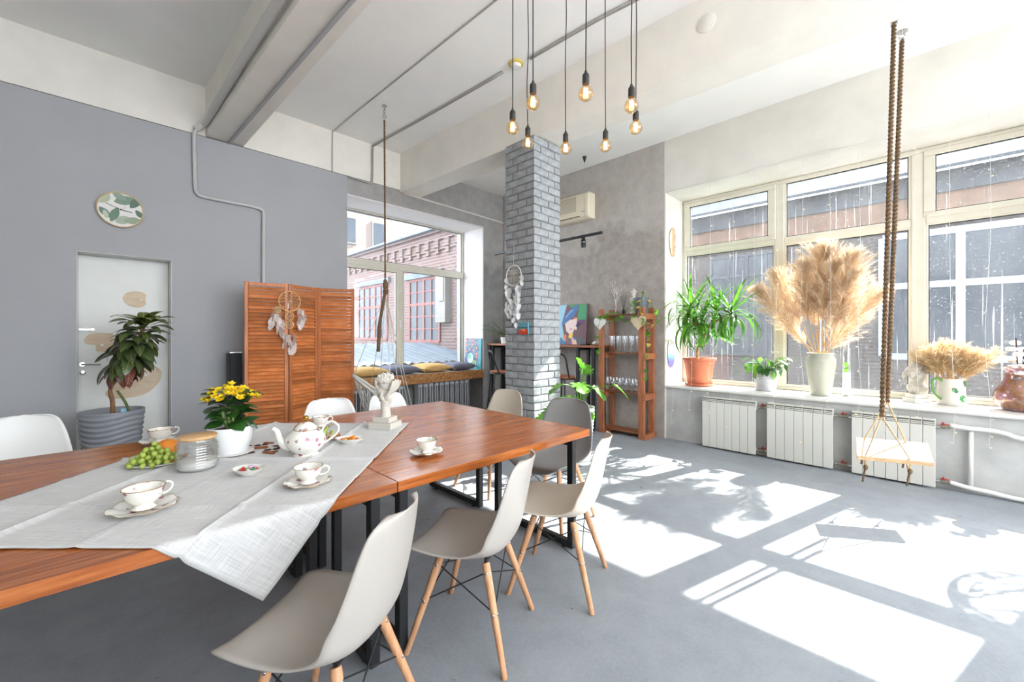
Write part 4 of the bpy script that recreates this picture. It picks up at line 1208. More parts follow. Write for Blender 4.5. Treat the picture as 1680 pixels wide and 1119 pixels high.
# ------------------------------------------------------------------ wooden palettes
def palette(outline, hole, r, label, loc, wall, tilt=0, mat=None, s=1.0, th=.006):
    """outline star-shaped about the hole; flat in local xz"""
    n = 72
    out = []
    P = smooth_path([(x, y, 0) for x, y in outline], 8, True)
    P = [(p.x - hole[0], p.y - hole[1]) for p in P]
    P.sort(key=lambda q: math.atan2(q[1], q[0]))
    inn = [(r * cos(math.atan2(y, x)), r * sin(math.atan2(y, x))) for x, y in P]
    mt = Matrix.Rotation(tilt, 4, 'Y') @ Matrix.Rotation(pi / 2, 4, 'X') @ Matrix.Scale(s, 4)
    o = MB().ringprism(P, inn, 0, th / s, mtx=mt).build('palette', mat or M['ply'], None, 30, loc=loc, rz=wall)
    return tag(o, label, 'palette')
kid = [(-.15, .03), (-.10, .10), (0, .125), (.10, .10), (.155, .02), (.13, -.07), (.05, -.115), (-.04, -.11), (-.085, -.06), (-.12, -.035)]
palette([(-.10, .0), (-.07, .065), (0, .085), (.06, .075), (.085, .045), (.075, .0), (.08, -.05), (.03, -.085), (-.05, -.07)], (.045, .0), .011, 'small wooden palette at the top of the white door', (.355, 5.962, 1.80), 0)
palette([(-.13, .02), (-.09, .085), (0, .10), (.10, .075), (.15, .0), (.12, -.07), (.04, -.10), (-.04, -.085), (-.045, -.045), (-.055, -.02), (-.10, -.02)], (.0, -.025), .013, 'wooden palette with a notch on the white door behind the croton', (.055, 5.962, 1.32), 0)
palette([(-.22, -.10), (-.10, .03), (.05, .13), (.16, .15), (.22, .09), (.20, -.02), (.10, -.13), (-.05, -.17), (-.17, -.16)], (.10, .07), .02, 'largest wooden palette low on the white door', (.40, 5.962, 1.0), 0)
palette([(-.10, .0), (-.08, .12), (0, .20), (.08, .17), (.10, .05), (.085, -.01), (.10, -.08), (.05, -.2), (-.05, -.18)], (.06, -.06), .016, 'wooden palette hung high on the window reveal above the dracaena', (5.83, 2.566, 2.68), 0, mat=wood('tan_plywood', (168, 132, 94), (184, 148, 110), (196, 162, 126), (2, 8, 8), .6, 0))
def tie_dye():
    m, nt, b = new_mat('pearly_blue_print')
    tc_ = nt.nodes.new('ShaderNodeTexCoord'); sp_ = nt.nodes.new('ShaderNodeSeparateXYZ'); L(nt, tc_.outputs['Object'], sp_.inputs[0])
    n = noise_n(nt, tc_.outputs['Object'], 14, 4)
    ad = nt.nodes.new('ShaderNodeMath'); ad.operation = 'MULTIPLY_ADD'; L(nt, n, ad.inputs[0]); ad.inputs[1].default_value = .16; L(nt, sp_.outputs[2], ad.inputs[2])
    mr = nt.nodes.new('ShaderNodeMapRange'); mr.inputs[1].default_value = -.13; mr.inputs[2].default_value = .26; L(nt, ad.outputs[0], mr.inputs[0])
    c = ramp(nt, mr.outputs[0], [(.1, lin((112, 104, 176))), (.3, lin((104, 158, 206))), (.42, lin((190, 220, 230))), (.55, lin((236, 232, 228))), (.9, lin((234, 222, 206)))])
    L(nt, c, b.inputs['Base Color']); b.inputs['Roughness'].default_value = .35
    return m
palette([(-.10, .0), (-.08, .14), (0, .2), (.08, .15), (.10, .0), (.08, -.13), (0, -.19), (-.08, -.14)], (.05, .05), .014, 'oval palette painted pearl and blue on the reveal behind the dracaena', (5.78, 2.566, 1.22), 0, mat=tie_dye(), s=1.05)

# ------------------------------------------------------------------ leafy wall clock
ck = thing('wall_clock', 'round wall clock with a green leaf print on blue-grey wall', 'clock', (.185, 5.738, 2.672))
RXm = Matrix.Rotation(pi / 2, 4, 'X')
MB().lathe([(0, 0), (.172, 0), (.176, .006), (.176, .034), (.170, .038), (.165, .034), (.165, .028), (0, .028)], 64, mtx=RXm).build('case', wood('pale_wood_rim', (190, 160, 120), (206, 178, 138), (216, 192, 156), (8, 8, 8), .5, 0), ck, 40)
df = MB().lathe([(0, .028), (.1645, .028), (.1645, .0292), (0, .0292)], 64, mtx=RXm).build('dial', plain('white_dial', (226, 222, 218), .6), ck, 40)
def lf(L0, W0, x, z, a, c, k):
    n = 14; pl = []
    for i in range(n + 1):
        u = i / n; w = W0 * sin(pi * u) ** .8; pl.append((u * L0, w))
    for i in range(n - 1, 0, -1):
        u = i / n; pl.append((u * L0, -W0 * sin(pi * u) ** .8))
    ca, sa = cos(a), sin(a)
    pl = [(x + px * ca - py * sa, z + px * sa + py * ca) for px, py in pl]
    pl = [(px * min(1, .163 / max(1e-6, sqrt(px * px + pz * pz))), pz * min(1, .163 / max(1e-6, sqrt(px * px + pz * pz)))) for px, pz in pl]
    MB().prism(pl, .0292, .0294 + .0001 * k, mtx=RXm).build('printed_leaf', plain('leaf_print', c, .7), df, 0)
for k, q in enumerate([(.17, .045, -.05, .07, .35, (124, 146, 130)), (.15, .035, .07, .03, 1.0, (96, 120, 104)), (.16, .034, -.02, .02, -1.9, (112, 136, 120)), (.13, .04, -.16, .04, .9, (176, 184, 158)),
                       (.12, .03, -.155, -.0, -.85, (108, 132, 122)), (.13, .04, -.04, -.13, .5, (168, 178, 162)), (.14, .034, .02, -.11, .25, (150, 162, 140)), (.10, .025, .11, .02, -.9, (100, 122, 108)),
                       (.11, .03, -.06, .15, -.35, (138, 156, 142)), (.09, .02, -.12, -.02, -1.3, (186, 194, 166)), (.06, .02, .13, -.11, .6, (96, 118, 104))]): lf(*q, k)
MB().tube([(.0, -.034, 0), (-.105, -.034, .045)], .0022, 5).tube([(.0, -.034, 0), (.025, -.034, -.006)], .003, 5).build('minute_hand', M['black'], ck, 0)
MB().tube([(.0, -.036, 0), (.085, -.036, -.012)], .003, 5).build('hour_hand', M['black'], ck, 0)
MB().tube([(.0, -.038, 0), (.035, -.038, .03)], .0012, 5).build('second_hand', M['black'], ck, 0)
MB().lathe([(0, .028), (.006, .028), (.006, .042), (0, .043)], 14, mtx=RXm).build('hub', M['black'], ck, 40)

# ------------------------------------------------------------------ pipes and cables
M['pipe'] = plain('grey_painted_pipe', (188, 187, 186), .45)
M['cablegrey'] = plain('grey_cable', (176, 171, 164), .6)
o = MB().tube(smooth_path([(.80, 5.72, 3.70), (.83, 5.66, 3.735), (.858, 5.55, 3.752), (.875, 4.8, 3.752), (.91, 3.2, 3.752), (.98, 1.0, 3.752), (1.09, -3.4, 3.752)], 5), .036, 14).build('heating_pipe', plain('white_painted_pipe', (208, 206, 202), .4), None, 180)
tag(o, 'thick white pipe running along the first ceiling beam', 'pipe')
o = MB().tube(smooth_path([(.80, 5.715, 3.69), (.775, 5.712, 3.62), (.778, 5.712, 3.3), (.785, 5.712, 3.06), (.80, 5.712, 2.99), (.86, 5.712, 2.962), (1.1, 5.712, 2.958), (1.37, 5.712, 2.955), (1.435, 5.712, 2.93), (1.452, 5.712, 2.86), (1.45, 5.712, 2.4), (1.45, 5.712, .2)], 5), .02, 12).build('wall_pipe', M['pipe'], None, 180)
tag(o, 'thin grey pipe stepping down the blue-grey wall behind the screen', 'pipe')
o = MB().tube([(2.30, 5.77, 3.66), (2.30, 5.77, 4.20), (2.315, 5.0, 4.21), (2.37, 2.4, 4.21), (2.44, -.8, 4.21), (2.5, -3.4, 4.21)], .007, 6).build('ceiling_cable', M['cablegrey'], None, 0)
tag(o, 'single grey cable across the ceiling above the hanging net chair', 'cable')
cp_ = smooth_path([(2.50, 5.77, 3.655), (2.80, 5.77, 3.64), (2.86, 5.77, 3.68), (2.87, 5.77, 4.15), (2.89, 5.70, 4.20), (2.97, 4.6, 4.205), (3.05, 3.2, 4.205)], 5)
o = MB().tube(cp_, .009, 7).tube([p + Vector((.022, 0, 0)) for p in cp_], .008, 6).build('ceiling_conduit', M['cablegrey'], None, 180)
tag(o, 'pair of grey cables from the back wall to the smoke detector', 'cable')
cp_ = smooth_path([(3.09, 2.85, 4.205), (3.13, 2.1, 4.205), (3.18, 1.6, 4.205), (3.28, .2, 4.205), (3.5, -3.4, 4.205)], 5)
o = MB().tube(cp_, .009, 7).tube([p + Vector((.022, 0, 0)) for p in cp_], .008, 6).build('ceiling_conduit', M['cablegrey'], None, 180)
tag(o, 'pair of grey cables from the smoke detector past the lamps', 'cable')
sd = thing('smoke_detector', 'round white smoke detector with yellowed edge on the ceiling', 'smoke detector', (3.067, 3.01, 4.22))
MB().lathe([(0, 0), (.075, 0), (.075, -.018), (.06, -.022), (0, -.022)], 32).build('base', plain('yellowed_plastic', (214, 190, 96), .5), sd, 40)
MB().lathe([(0, -.022), (.055, -.022), (.05, -.05), (.035, -.055), (0, -.055)], 28).build('sensor_head', M['white_plastic'], sd, 40)
o = MB().lathe([(0, 0), (.075, 0), (.075, .008), (.068, .012), (0, .012)], 32, mtx=Matrix.Rotation(-pi / 2, 4, 'Y')).build('cover_plate', M['band'], None, 40, loc=(b2l(1.3) - .001, 1.3, 3.99))
tag(o, 'round white cover plate on the side of the second beam', 'cover plate')
ps = thing('socket_strip', 'white vertical socket strip on the wall beside the door', 'socket', (-.225, 5.735, .36))
MB().cbox(-.035, .035, -.03, .0, 0, .17, .008).build('housing', M['white_plastic'], ps, 40)
MB().cbox(-.014, .014, -.034, -.028, .09, .115, .002).build('switch', emit('orange_switch', (230, 110, 30), .6), ps, 30)
for z in (.03, .06, .135):
    MB().lathe([(0, 0), (.018, 0), (.018, .004), (0, .004)], 18, mtx=Matrix.Translation((0, -.029, z)) @ RXm).build('outlet', M['black'], ps, 40)
spk = thing('tower_speaker', 'tall black tower speaker beside the folding screen', 'speaker', (1.11, 5.52, 0))
MB().cbox(-.06, .06, -.08, .08, 0, 1.22, .006).build('cabinet', plain('black_cabinet', (34, 36, 40), .5), spk, 30)
MB().cbox(-.052, .052, -.092, -.08, .06, 1.21, .004).build('grille', plain('dark_grille', (44, 47, 52), .8), spk, 30)
MB().cbox(-.06, .06, -.08, .08, 1.22, 1.235, .004).build('top_plate', M['chrome'], spk, 30)

# ------------------------------------------------------------------ window bench, cushions, painting, cast-iron radiators
def osb():
    m, nt, b = new_mat('osb_board')
    v = texco(nt, (26, 26, 60)); vo = nt.nodes.new('ShaderNodeTexVoronoi'); vo.inputs['Scale'].default_value = 1.6; L(nt, v, vo.inputs['Vector'])
    sp_ = nt.nodes.new('ShaderNodeSeparateColor'); L(nt, vo.outputs['Color'], sp_.inputs[0])
    c = ramp(nt, sp_.outputs[0], [(.1, lin((130, 84, 44))), (.5, lin((168, 112, 60))), (.9, lin((192, 140, 86)))])
    L(nt, c, b.inputs['Base Color']); b.inputs['Roughness'].default_value = .55
    return m
M['osb'] = osb()
bn = thing('window_bench', 'window bench with a chipboard front edge under the cushions', 'bench', (3.67, 6.08, .64))
MB().cbox(BX0 + .005, BX1 - .004, YB - .03, YB + .008, .64, .79, .004).build('front_board', M['osb'], bn, 30, world=True)
MB().cbox(BX0 + .005, BX1 - .014, YB + .008, BY - .02, .755, .79, .004).build('seat_board', plain('pale_seat_board', (206, 200, 192), .5), bn, 30, world=True)
def cushion(loc, rz, mat, label, sx=.30, sy=.27, h=.072):
    def f(sg):
        def fn(u, v):
            a, b = u * 2 - 1, v * 2 - 1
            k = (1 - abs(a) ** 3.2) * (1 - abs(b) ** 3.2)
            pin = 1 - .10 * (a * a * b * b) + .0
            pinch = 1 - .07 * (1 - a * a) * abs(b) ** 6 - .07 * (1 - b * b) * abs(a) ** 6
            z = sg * h * max(0, k) ** .55 + .004 * noise.noise((a * 3 + loc[0] * 9, b * 3, sg))
            return (a * sx * pinch if 1 else 0, b * sy * pinch, z + h)
        return fn
    t = thing('cushion', label, 'cushion', loc, rz)
    mb = MB().grid(f(1), 22, 22); mb2 = MB().grid(f(-1), 22, 22)
    mb.add(mb2.v, [q[::-1] for q in mb2.f])
    mb.build('cover', mat, t, 180)
    for sx_ in (-1, 1):
        MB().tube(smooth_path([(sx_ * sx * .9, -sy * .9, h), (sx_ * sx * 1.05, -sy * 1.05, h * .7), (sx_ * sx * 1.02, -sy * 1.15, h * .3)], 4), .005, 6).build('corner_tie', mat, t, 180)
M['mustard'] = plain('mustard_cushion_cloth', (206, 166, 104), .9, bmp=.2, bscale=120)
M['slate'] = plain('slate_cushion_cloth', (104, 104, 118), .9, bmp=.2, bscale=120)
cushion((2.90, 6.10, .79), .05, M['mustard'], 'mustard cushion nearest the screen on the window bench')
cushion((3.49, 6.12, .79), -.06, M['slate'], 'slate cushion between the two mustard cushions')
cushion((4.10, 6.12, .79), .04, M['mustard'], 'mustard cushion between the two slate cushions')
cushion((4.68, 6.10, .79), -.03, M['slate'], 'slate cushion at the end beside the peacock painting', .27, .26)

# peacock painting leaning on the reveal
pk = thing('peacock_painting', 'bright peacock painting with orange eye spots leaning on the window reveal', 'painting', (5.02, 6.06, .79), 0)
tl = Matrix.Rotation(radians(2.5), 4, 'Y')
MB().cbox(-.012, .012, -.235, .235, 0, .57, .002, mtx=tl).build('canvas', plain('painted_ground', (92, 122, 132), .5, var=.3, vscale=7), pk, 30)
def patch(par, pl, k, c, x=-.0125, mtx=tl, nm='painted_patch'):
    mm = mtx @ Matrix(((0, 0, -1, x), (1, 0, 0, 0), (0, 1, 0, 0), (0, 0, 0, 1)))
    MB().prism(pl, 0, .0003 + .00012 * k, mtx=mm).build(nm, plain('paint', c, .45), par, 0)
ell = lambda cx, cy_, rx, ry, n=18, a0=0: [(cx + rx * cos(a0) * cos(t) - ry * sin(a0) * sin(t), cy_ + rx * sin(a0) * cos(t) + ry * cos(a0) * sin(t)) for t in [2 * pi * i / n for i in range(n)]]
patch(pk, [(-.235, 0), (-.16, 0), (-.19, .25), (-.17, .57), (-.235, .57)], 0, (62, 160, 168))
patch(pk, [(.235, 0), (.05, 0), (.10, .18), (.22, .22), (.235, .2)], 0, (92, 88, 120))
patch(pk, ell(.07, .20, .085, .10), 1, (180, 214, 196)); patch(pk, ell(.10, .235, .05, .055), 2, (116, 170, 150))
patch(pk, [(-.02, .10), (-.09, .16), (-.11, .05), (-.16, 0), (-.04, 0)], 1, (96, 190, 206))
patch(pk, ell(-.045, .10, .035, .06), 2, (214, 176, 60)); patch(pk, ell(-.05, .10, .02, .045), 3, (76, 140, 90))
patch(pk, [(.14, .05), (.20, .16), (.16, .30), (.06, .34), (0, .30), (.06, .315), (.14, .27), (.17, .17)], 2, (80, 76, 132))
for (y, z) in ((.20, .53), (.11, .54), (.03, .54), (-.06, .50), (.18, .44), (.10, .46), (.02, .465), (.10, .37), (-.10, .40), (-.02, .35), (-.10, .29), (-.12, .235), (.20, .33)):
    patch(pk, ell(y, z, .027, .036), 4, (138, 82, 140)); patch(pk, ell(y, z - .004, .017, .023), 5, (224, 110, 92)); patch(pk, ell(y, z - .006, .009, .013), 6, (250, 206, 96))

M['greyrad'] = plain('grey_cast_iron_paint', (188, 190, 193), .5)
def iron_rad(x0, n, label):
    t = thing('cast_iron_radiator', label, 'radiator', (x0 + n * .055, 5.98, 0))
    s_ = MB()
    s_.cbox(-.030, -.012, -.07, .07, .13, .60, .008).cbox(.012, .030, -.07, .07, .13, .60, .008)
    s_.cbox(-.045, .045, -.072, .072, .56, .62, .014).cbox(-.045, .045, -.072, .072, .10, .16, .014)
    sm2 = s_.mesh('section', M['greyrad'], 40)
    for k in range(n): put(sm2, 'section', t, ((k - n / 2 + .5) * .108, 0, 0))
    MB().tube([(-n * .054, 0, .13), (n * .054, 0, .13)], .02, 8).tube([(-n * .054, 0, .59), (n * .054, 0, .59)], .02, 8).tube([(0, .07, .13), (0, .26, .13)], .015, 6).tube([(0, .07, .59), (0, .26, .59)], .015, 6).build('header_pipe', M['greyrad'], t, 40)
iron_rad(3.72, 10, 'grey ribbed radiator under the right half of the window bench')
iron_rad(2.62, 8, 'grey ribbed radiator under the bench behind the net chair')

# ------------------------------------------------------------------ hanging net chair
hc = thing('hanging_net_chair', 'white macrame net chair hanging on a hemp rope by the window', 'hanging chair', (2.49, 4.66, .3))
M['hemp'] = plain('hemp_rope', (110, 86, 62), .9, bmp=.8, bscale=90, var=.2, vscale=60)
M['cotton'] = plain('white_cotton_cord', (206, 202, 194), .9)
def rope(p0, p1, r, turns, n, strands=2, off=0):
    mb = MB(); p0, p1 = Vector(p0), Vector(p1); d = (p1 - p0); ax = d.normalized(); u = ax.orthogonal().normalized(); w = ax.cross(u)
    for s in range(strands):
        ph = 2 * pi * s / strands
        mb.tube([p0 + d * (i / n) + (u * cos(ph + turns * 2 * pi * i / n) + w * sin(ph + turns * 2 * pi * i / n)) * r * .55 for i in range(n + 1)], r * .6, 6)
    return mb
K = Vector((2.49, 4.66, 1.95))
H_ = Vector((2.50, 4.70, 4.20))
o = rope(H_ + Vector((0, 0, -.16)), K, .011, 34, 200).build('rope', M['hemp'], hc, 180, world=True)
MB().ball(tuple(K + Vector((0, 0, .07))), (.03, .03, .05), 12, 8).ball(tuple(K + Vector((.005, 0, .0))), (.035, .035, .04), 12, 8).ball(tuple(K + Vector((.0, 0, .12))), (.024, .024, .03), 12, 8).build('knot', M['hemp'], hc, 180, world=True)
mb = rope(K, K + Vector((-.09, -.02, -.42)), .018, 8, 60, 3); mb2 = rope(K + Vector((-.09, -.02, -.42)), K + Vector((-.10, -.02, -.72)), .02, 4, 30, 4); mb.add(mb2.v, mb2.f)
mb.build('frayed_tail', M['hemp'], hc, 180, world=True)
MB().tube(circ(H_ + Vector((0, 0, -.05)), .022, 18, 'x'), .005, 6, True).tube([H_, H_ + Vector((0, 0, -.03))], .005, 6).lathe([(0, 0), (.03, 0), (.03, -.008), (0, -.008)], 18, tuple(H_ + Vector((0, 0, .02)))).tube(circ(H_ + Vector((0, 0, -.11)), .022, 18, 'y'), .005, 6, True).build('ceiling_hook', M['chrome'], hc, 60, world=True)
# tilted hoop
HC = Vector((2.47, 4.62, .66)); hu = Vector((-.37, .05, .29)); hv = Vector((.10, .36, .04))
hoop = [HC + hu * cos(a) + hv * sin(a) for a in [2 * pi * i / 48 for i in range(48)]]
MB().tube(hoop, .017, 10, True).build('hoop', M['cotton'], hc, 180, world=True)
nt_ = MB(); NB = 30
BC = HC + Vector((-.02, .05, -.40))
def netp(a, q):
    e = HC + hu * cos(a) + hv * sin(a)
    c = BC + (e - HC) * .12
    k = q ** .8
    return e.lerp(c, k) + Vector((0, 0, -.16 * sin(pi * q) * 1.0))
for s in (-1, 1):
    for k in range(NB):
        nt_.tube([netp(2 * pi * k / NB + s * .9 * q, q) for q in [i / 8 for i in range(9)]], .0032, 4, caps=False)
nt_.build('net_seat', M['cotton'], hc, 180, world=True)['kind'] = 'stuff'
for a in (0, .35, 1.3, 1.6, 2.8, 3.2, 4.4, 4.75):
    MB().tube([K + Vector((0, 0, -.03)), HC + hu * cos(a) + hv * sin(a)], .0045, 6).build('suspension_cord', M['cotton'], hc, 180, world=True)

# ------------------------------------------------------------------ croton in ribbed planter by the door
cr_ = thing('potted_croton', 'tall dark croton in a wavy grey planter before the white door', 'potted plant', (.115, 5.22, 0))
pp = [(0, 0), (.155, 0)]
for k in range(41):
    z = .01 + .70 * k / 40; pp.append((.158 + .062 * k / 40, z))
pp += [(.222, .725), (.228, .74), (.222, .745), (.212, .74), (.208, .66), (0, .66)]
def wav(r, z, a):
    if .02 < z < .72 and r > .15: r = r + .0055 * sin(z * 2 * pi / .046 + 1.6 * sin(2 * a) + sin(3 * a + 1))
    return r, z
MB().lathe([pp[0], pp[1]] + [(.158 + .062 * k / 120, .01 + .70 * k / 120) for k in range(121)] + pp[-6:], 64, wob=wav).build('planter', plain('grey_wavy_planter', (146, 149, 156), .45), cr_, 180)
MB().lathe([(.207, .675), (.1, .69), (0, .695)], 24, closed_ends=False).build('soil', M['soil'], cr_, 180)
M['bark'] = plain('brown_stem', (128, 96, 68), .85, var=.2, vscale=30, bmp=.5, bscale=40)
MB().tube(smooth_path([(0, 0, .68), (.0, 0, .82), (-.015, 0, .93), (.03, -.02, 1.03), (.13, -.03, 1.24), (.21, -.02, 1.50)], 5), [.019, .018, .018, .018, .017, .017, .017, .017, .016, .015] + [.014] * 20, 10).build('trunk', M['bark'], cr_, 180)
MB().tube(smooth_path([(.11, -.02, .68), (.10, -.02, .76), (.07, -.03, .84), (.03, -.03, .92)], 4), .010, 8).build('side_shoot', plain('green_shoot', (92, 104, 56), .7), cr_, 180)
MB().cbox(.055, .095, -.004, .0, .69, .75, .001).build('plant_tag', plain('blue_tag', (150, 200, 220), .5), cr_, 0)
M['croton'] = leafmat('dark_croton_leaf', (46, 68, 44), (70, 94, 56), (150, 140, 70), .2, .32, .15)
M['croton_red'] = leafmat('red_croton_leaf', (84, 40, 40), (120, 60, 52), (170, 110, 80), .2, .35, .15)
M['croton_light'] = leafmat('variegated_croton_leaf', (66, 92, 44), (98, 118, 50), (190, 176, 80), .2, .32, .2)
CL = {k: [blade(Lh, W, 9, dr, .12, 'oval', .6).mesh('leaf', M[k], 180) for Lh, W, dr in ((.25, .052, 1.0), (.23, .056, .7), (.21, .048, 1.3))] for k in ('croton', 'croton_red', 'croton_light')}
r3 = random.Random(77)
for k in range(92):
    u = k / 92
    base = Vector((.05, -.03, 1.10)).lerp(Vector((.23, -.02, 1.54)), min(1, u * 1.05))
    az = k * 2.399 + .4
    el = -.55 + 1.35 * u ** 1.3 + r3.uniform(-.2, .2)
    key = 'croton_red' if (u < .12 or (u < .22 and r3.random() < .4)) else ('croton_light' if u > .88 else 'croton')
    put(r3.choice(CL[key]), 'leaf', cr_, mtx=aim(base + sph(az, 0) * .03, sph(az, el), r3.uniform(-.3, .3), r3.uniform(.85, 1.2) * (.75 if u < .15 else 1)))
for az, el in ((2.6, .75), (3.0, 1.0), (.4, 1.1), (5.5, 1.2), (4.2, .6), (1.5, 1.2), (2.2, .45)):
    put(r3.choice(CL['croton_light']), 'leaf', cr_, mtx=aim((.21, -.02, 1.52), sph(az, el), 0, 1.0))

# ------------------------------------------------------------------ pendant lamps
M['bulbglass'] = clear_glass('amber_bulb_glass', (1.0, .80, .52), .9)
M['filament'] = emit('glowing_filament', (255, 196, 110), 22)
M['cord'] = plain('black_cord', (34, 33, 34), .6)
def pendant(i, x, y, z, label):
    t = thing('pendant_lamp', label, 'pendant lamp', (x, y, z), 0, 'bare bulb pendant lamps')
    rr = random.Random(i)
    top = 4.22 - z
    pts_ = [(0, 0, .125)] + [(rr.uniform(-.006, .006), rr.uniform(-.006, .006), .125 + (top - .125) * q) for q in (.25, .5, .75)] + [(0, 0, top)]
    MB().tube(smooth_path(pts_, 5), .0036, 6).build('cord', M['cord'], t, 180)
    MB().lathe([(0, top), (.03, top), (.03, top - .010), (.012, top - .022), (.006, top - .04), (0, top - .04)], 20).build('ceiling_cup', M['cord'], t, 40)
    MB().lathe([(.0045, .135), (.008, .128), (.010, .118), (.018, .110), (.0205, .102), (.0205, .052), (.0185, .048), (0, .048)], 24).build('socket', plain('matt_black_socket', (44, 43, 43), .6), t, 40)
    bu = MB().lathe([(.0135, .05), (.0155, .043), (.024, .034), (.036, .022), (.0438, .006), (.0455, -.008), (.0415, -.024), (.031, -.038), (.016, -.0465), (0, -.049)], 28, closed_ends=False).build('bulb', M['bulbglass'], t, 180)
    fl = MB()
    for k in range(6):
        a, b = 2 * pi * k / 6, 2 * pi * (k + .5) / 6
        fl.tube([(.010 * cos(a), .010 * sin(a), .026), (.013 * cos(b), .013 * sin(b), -.026)], .0016, 5)
        fl.tube([(.013 * cos(b), .013 * sin(b), -.026), (.010 * cos(a + pi / 3), .010 * sin(a + pi / 3), .026)], .0016, 5)
    fl.build('filament', M['filament'], bu, 180)
    MB().tube([(0, 0, .05), (0, 0, .03)], .006, 8).build('glass_stem', M['glass'], bu, 180)
for i, (x, y, lab) in enumerate([(2.075, 2.069, 'bare bulb pendant lamp at the left end of the cluster'),
                                 (2.322, 2.152, 'bare bulb pendant lamp hanging in front of the brick pillar top'),
                                 (1.941, 1.755, 'second highest bare bulb pendant lamp on the left of the cluster'),
                                 (2.599, 2.007, 'lowest bare bulb pendant lamp just right of the pillar'),
                                 (2.092, 1.464, 'highest and largest-looking bare bulb pendant lamp in the middle'),
                                 (2.782, 1.764, 'low bare bulb pendant lamp beside the small black cone'),
                                 (2.409, 1.337, 'upper bare bulb of the overlapping pair at the right end'),
                                 (2.686, 1.458, 'lower bare bulb of the overlapping pair at the right end')]):
    pendant(i, x, y, 2.88, lab)

# ------------------------------------------------------------------ air conditioner, track light
ac = thing('air_conditioner', 'cream wall air conditioner partly behind the brick pillar', 'air conditioner', (5.47, 4.17, 3.24))
M['acplastic'] = plain('yellowed_cream_plastic', (226, 214, 190), .4)
mb = MB()
prof_ac = [(.10, .0), (-.04, .0), (-.085, .03), (-.10, .10), (-.10, .34), (-.085, .39), (-.05, .41), (.10, .41)]
mb.prism([(y, z) for y, z in prof_ac], -.46, .50, mtx=Matrix(((1, 0, 0, 0), (0, 0, 1, 0), (0, 1, 0, 0), (0, 0, 0, 1))))
body = mb.build('body', M['acplastic'], ac, 30)
bv = body.modifiers.new('soft_edges', 'BEVEL'); bv.width = .025; bv.segments = 3; bv.limit_method = 'ANGLE'; bv.angle_limit = radians(50)
gl_ = MB().box(-.004, .004, -.30, .26, -.004, .004).mesh('grille_slat', plain('grille_grey', (176, 166, 148), .5), 0)
for k in range(13): put(gl_, 'grille_slat', ac, (-.101, .07, .14 + k * .018))
MB().cbox(-.108, -.095, -.30, .42, .05, .085, .004).build('louvre', M['acplastic'], ac, 40)
MB().cbox(-.104, -.096, -.30, .42, .036, .046, .002).build('air_slot', plain('dark_slot', (120, 96, 60), .6), ac, 30)
MB().box(-.1015, -.1, -.40, -.33, .10, .112).build('name_plate', plain('grey_plate', (150, 142, 128), .4), ac, 0)
tr_ = thing('track_light', 'black track light bar with one spotlight hung before the concrete wall', 'track light', (5.16, 4.4, 2.88))
MB().cbox(5.14, 5.18, 3.33, 5.60, 2.88, 2.915, .003).build('track', M['black'], tr_, 30, world=True)
hd = MB().cbox(5.145, 5.175, 3.63, 3.68, 2.84, 2.885, .003)
hd.build('adapter', M['black'], tr_, 30, world=True)
MB().lathe([(0, 0), (.034, 0), (.036, .01), (.036, .09), (.03, .10), (0, .10)], 24, (5.16, 3.655, 2.735)).build('spot_head', M['black'], tr_, 40, world=True)
MB().lathe([(.036, 0), (.041, 0), (.041, .008), (.036, .008)], 24, (5.16, 3.655, 2.80)).tube([(5.16, 3.61, 2.79), (5.16, 3.61, 2.85)], .005, 6).tube([(5.16, 3.70, 2.79), (5.16, 3.70, 2.85)], .005, 6).build('yoke_ring', M['chrome'], tr_, 40, world=True)
for yy in (3.655, 5.35): MB().tube([(5.18, yy, 2.91), (5.20, yy + .005, 4.06)], .0018, 5).build('suspension_wire', M['chrome'], tr_, 0, world=True)
MB().lathe([(.004, -.085), (.008, -.08), (.032, 0), (0, 0)], 20, (5.20, 3.66, 4.098)).build('ceiling_cone', M['black'], tr_, 40, world=True)

# ------------------------------------------------------------------ bar counter, stools and the things on it
M['counterwood'] = wood('reddish_counter', (120, 66, 40), (150, 88, 56), (174, 112, 76), (12, 1, 12), .4, .1)
bc = thing('bar_counter', 'narrow reddish bar counter along the concrete wall', 'counter', (5.36, 4.6, 0))
MB().cbox(5.14, 5.565, 3.44, 5.80, 1.235, 1.268, .004).build('top_board', M['counterwood'], bc, 30, world=True)
for y in (3.52, 3.80, 5.72):
    MB().cbox(5.20, 5.245, y - .022, y + .022, 0, 1.235, .003).cbox(5.245, 5.52, y - .022, y + .022, 1.19, 1.235, .003).cbox(5.48, 5.525, y - .022, y + .022, 0, 1.19, .003).build('leg', M['black'], bc, 30, world=True)
def stool(loc, rz, label):
    t = thing('bar_stool', label, 'bar stool', loc, rz)
    MB().lathe([(0, 0), (.165, 0), (.17, .006), (.17, .022), (.16, .028), (0, .03)], 32, (0, 0, .80)).build('seat', M['counterwood'], t, 40)
    MB().tube(circ((0, 0, .79), .165, 32), .012, 8, True).build('seat_ring', M['black'], t, 180)
    for a in (-1, 1):
        for b in (-1, 1):
            MB().tube([(a * .12, b * .12, .79), (a * .20, b * .20, 0)], .0125, 8).build('leg', M['black'], t, 60)
    MB().tube([(x, y, .30) for x, y in ((.172, .172), (-.172, .172), (-.172, -.172), (.172, -.172))], .009, 6, True).build('foot_ring', M['black'], t, 60)
    MB().tube(smooth_path([(-.155, .05, .79), (-.17, .12, .95), (-.165, .155, 1.10), (-.10, .17, 1.15), (0, .175, 1.155), (.10, .17, 1.15), (.165, .155, 1.10), (.17, .12, .95), (.155, .05, .79)], 6), .013, 8).build('back_rail', M['black'], t, 180)
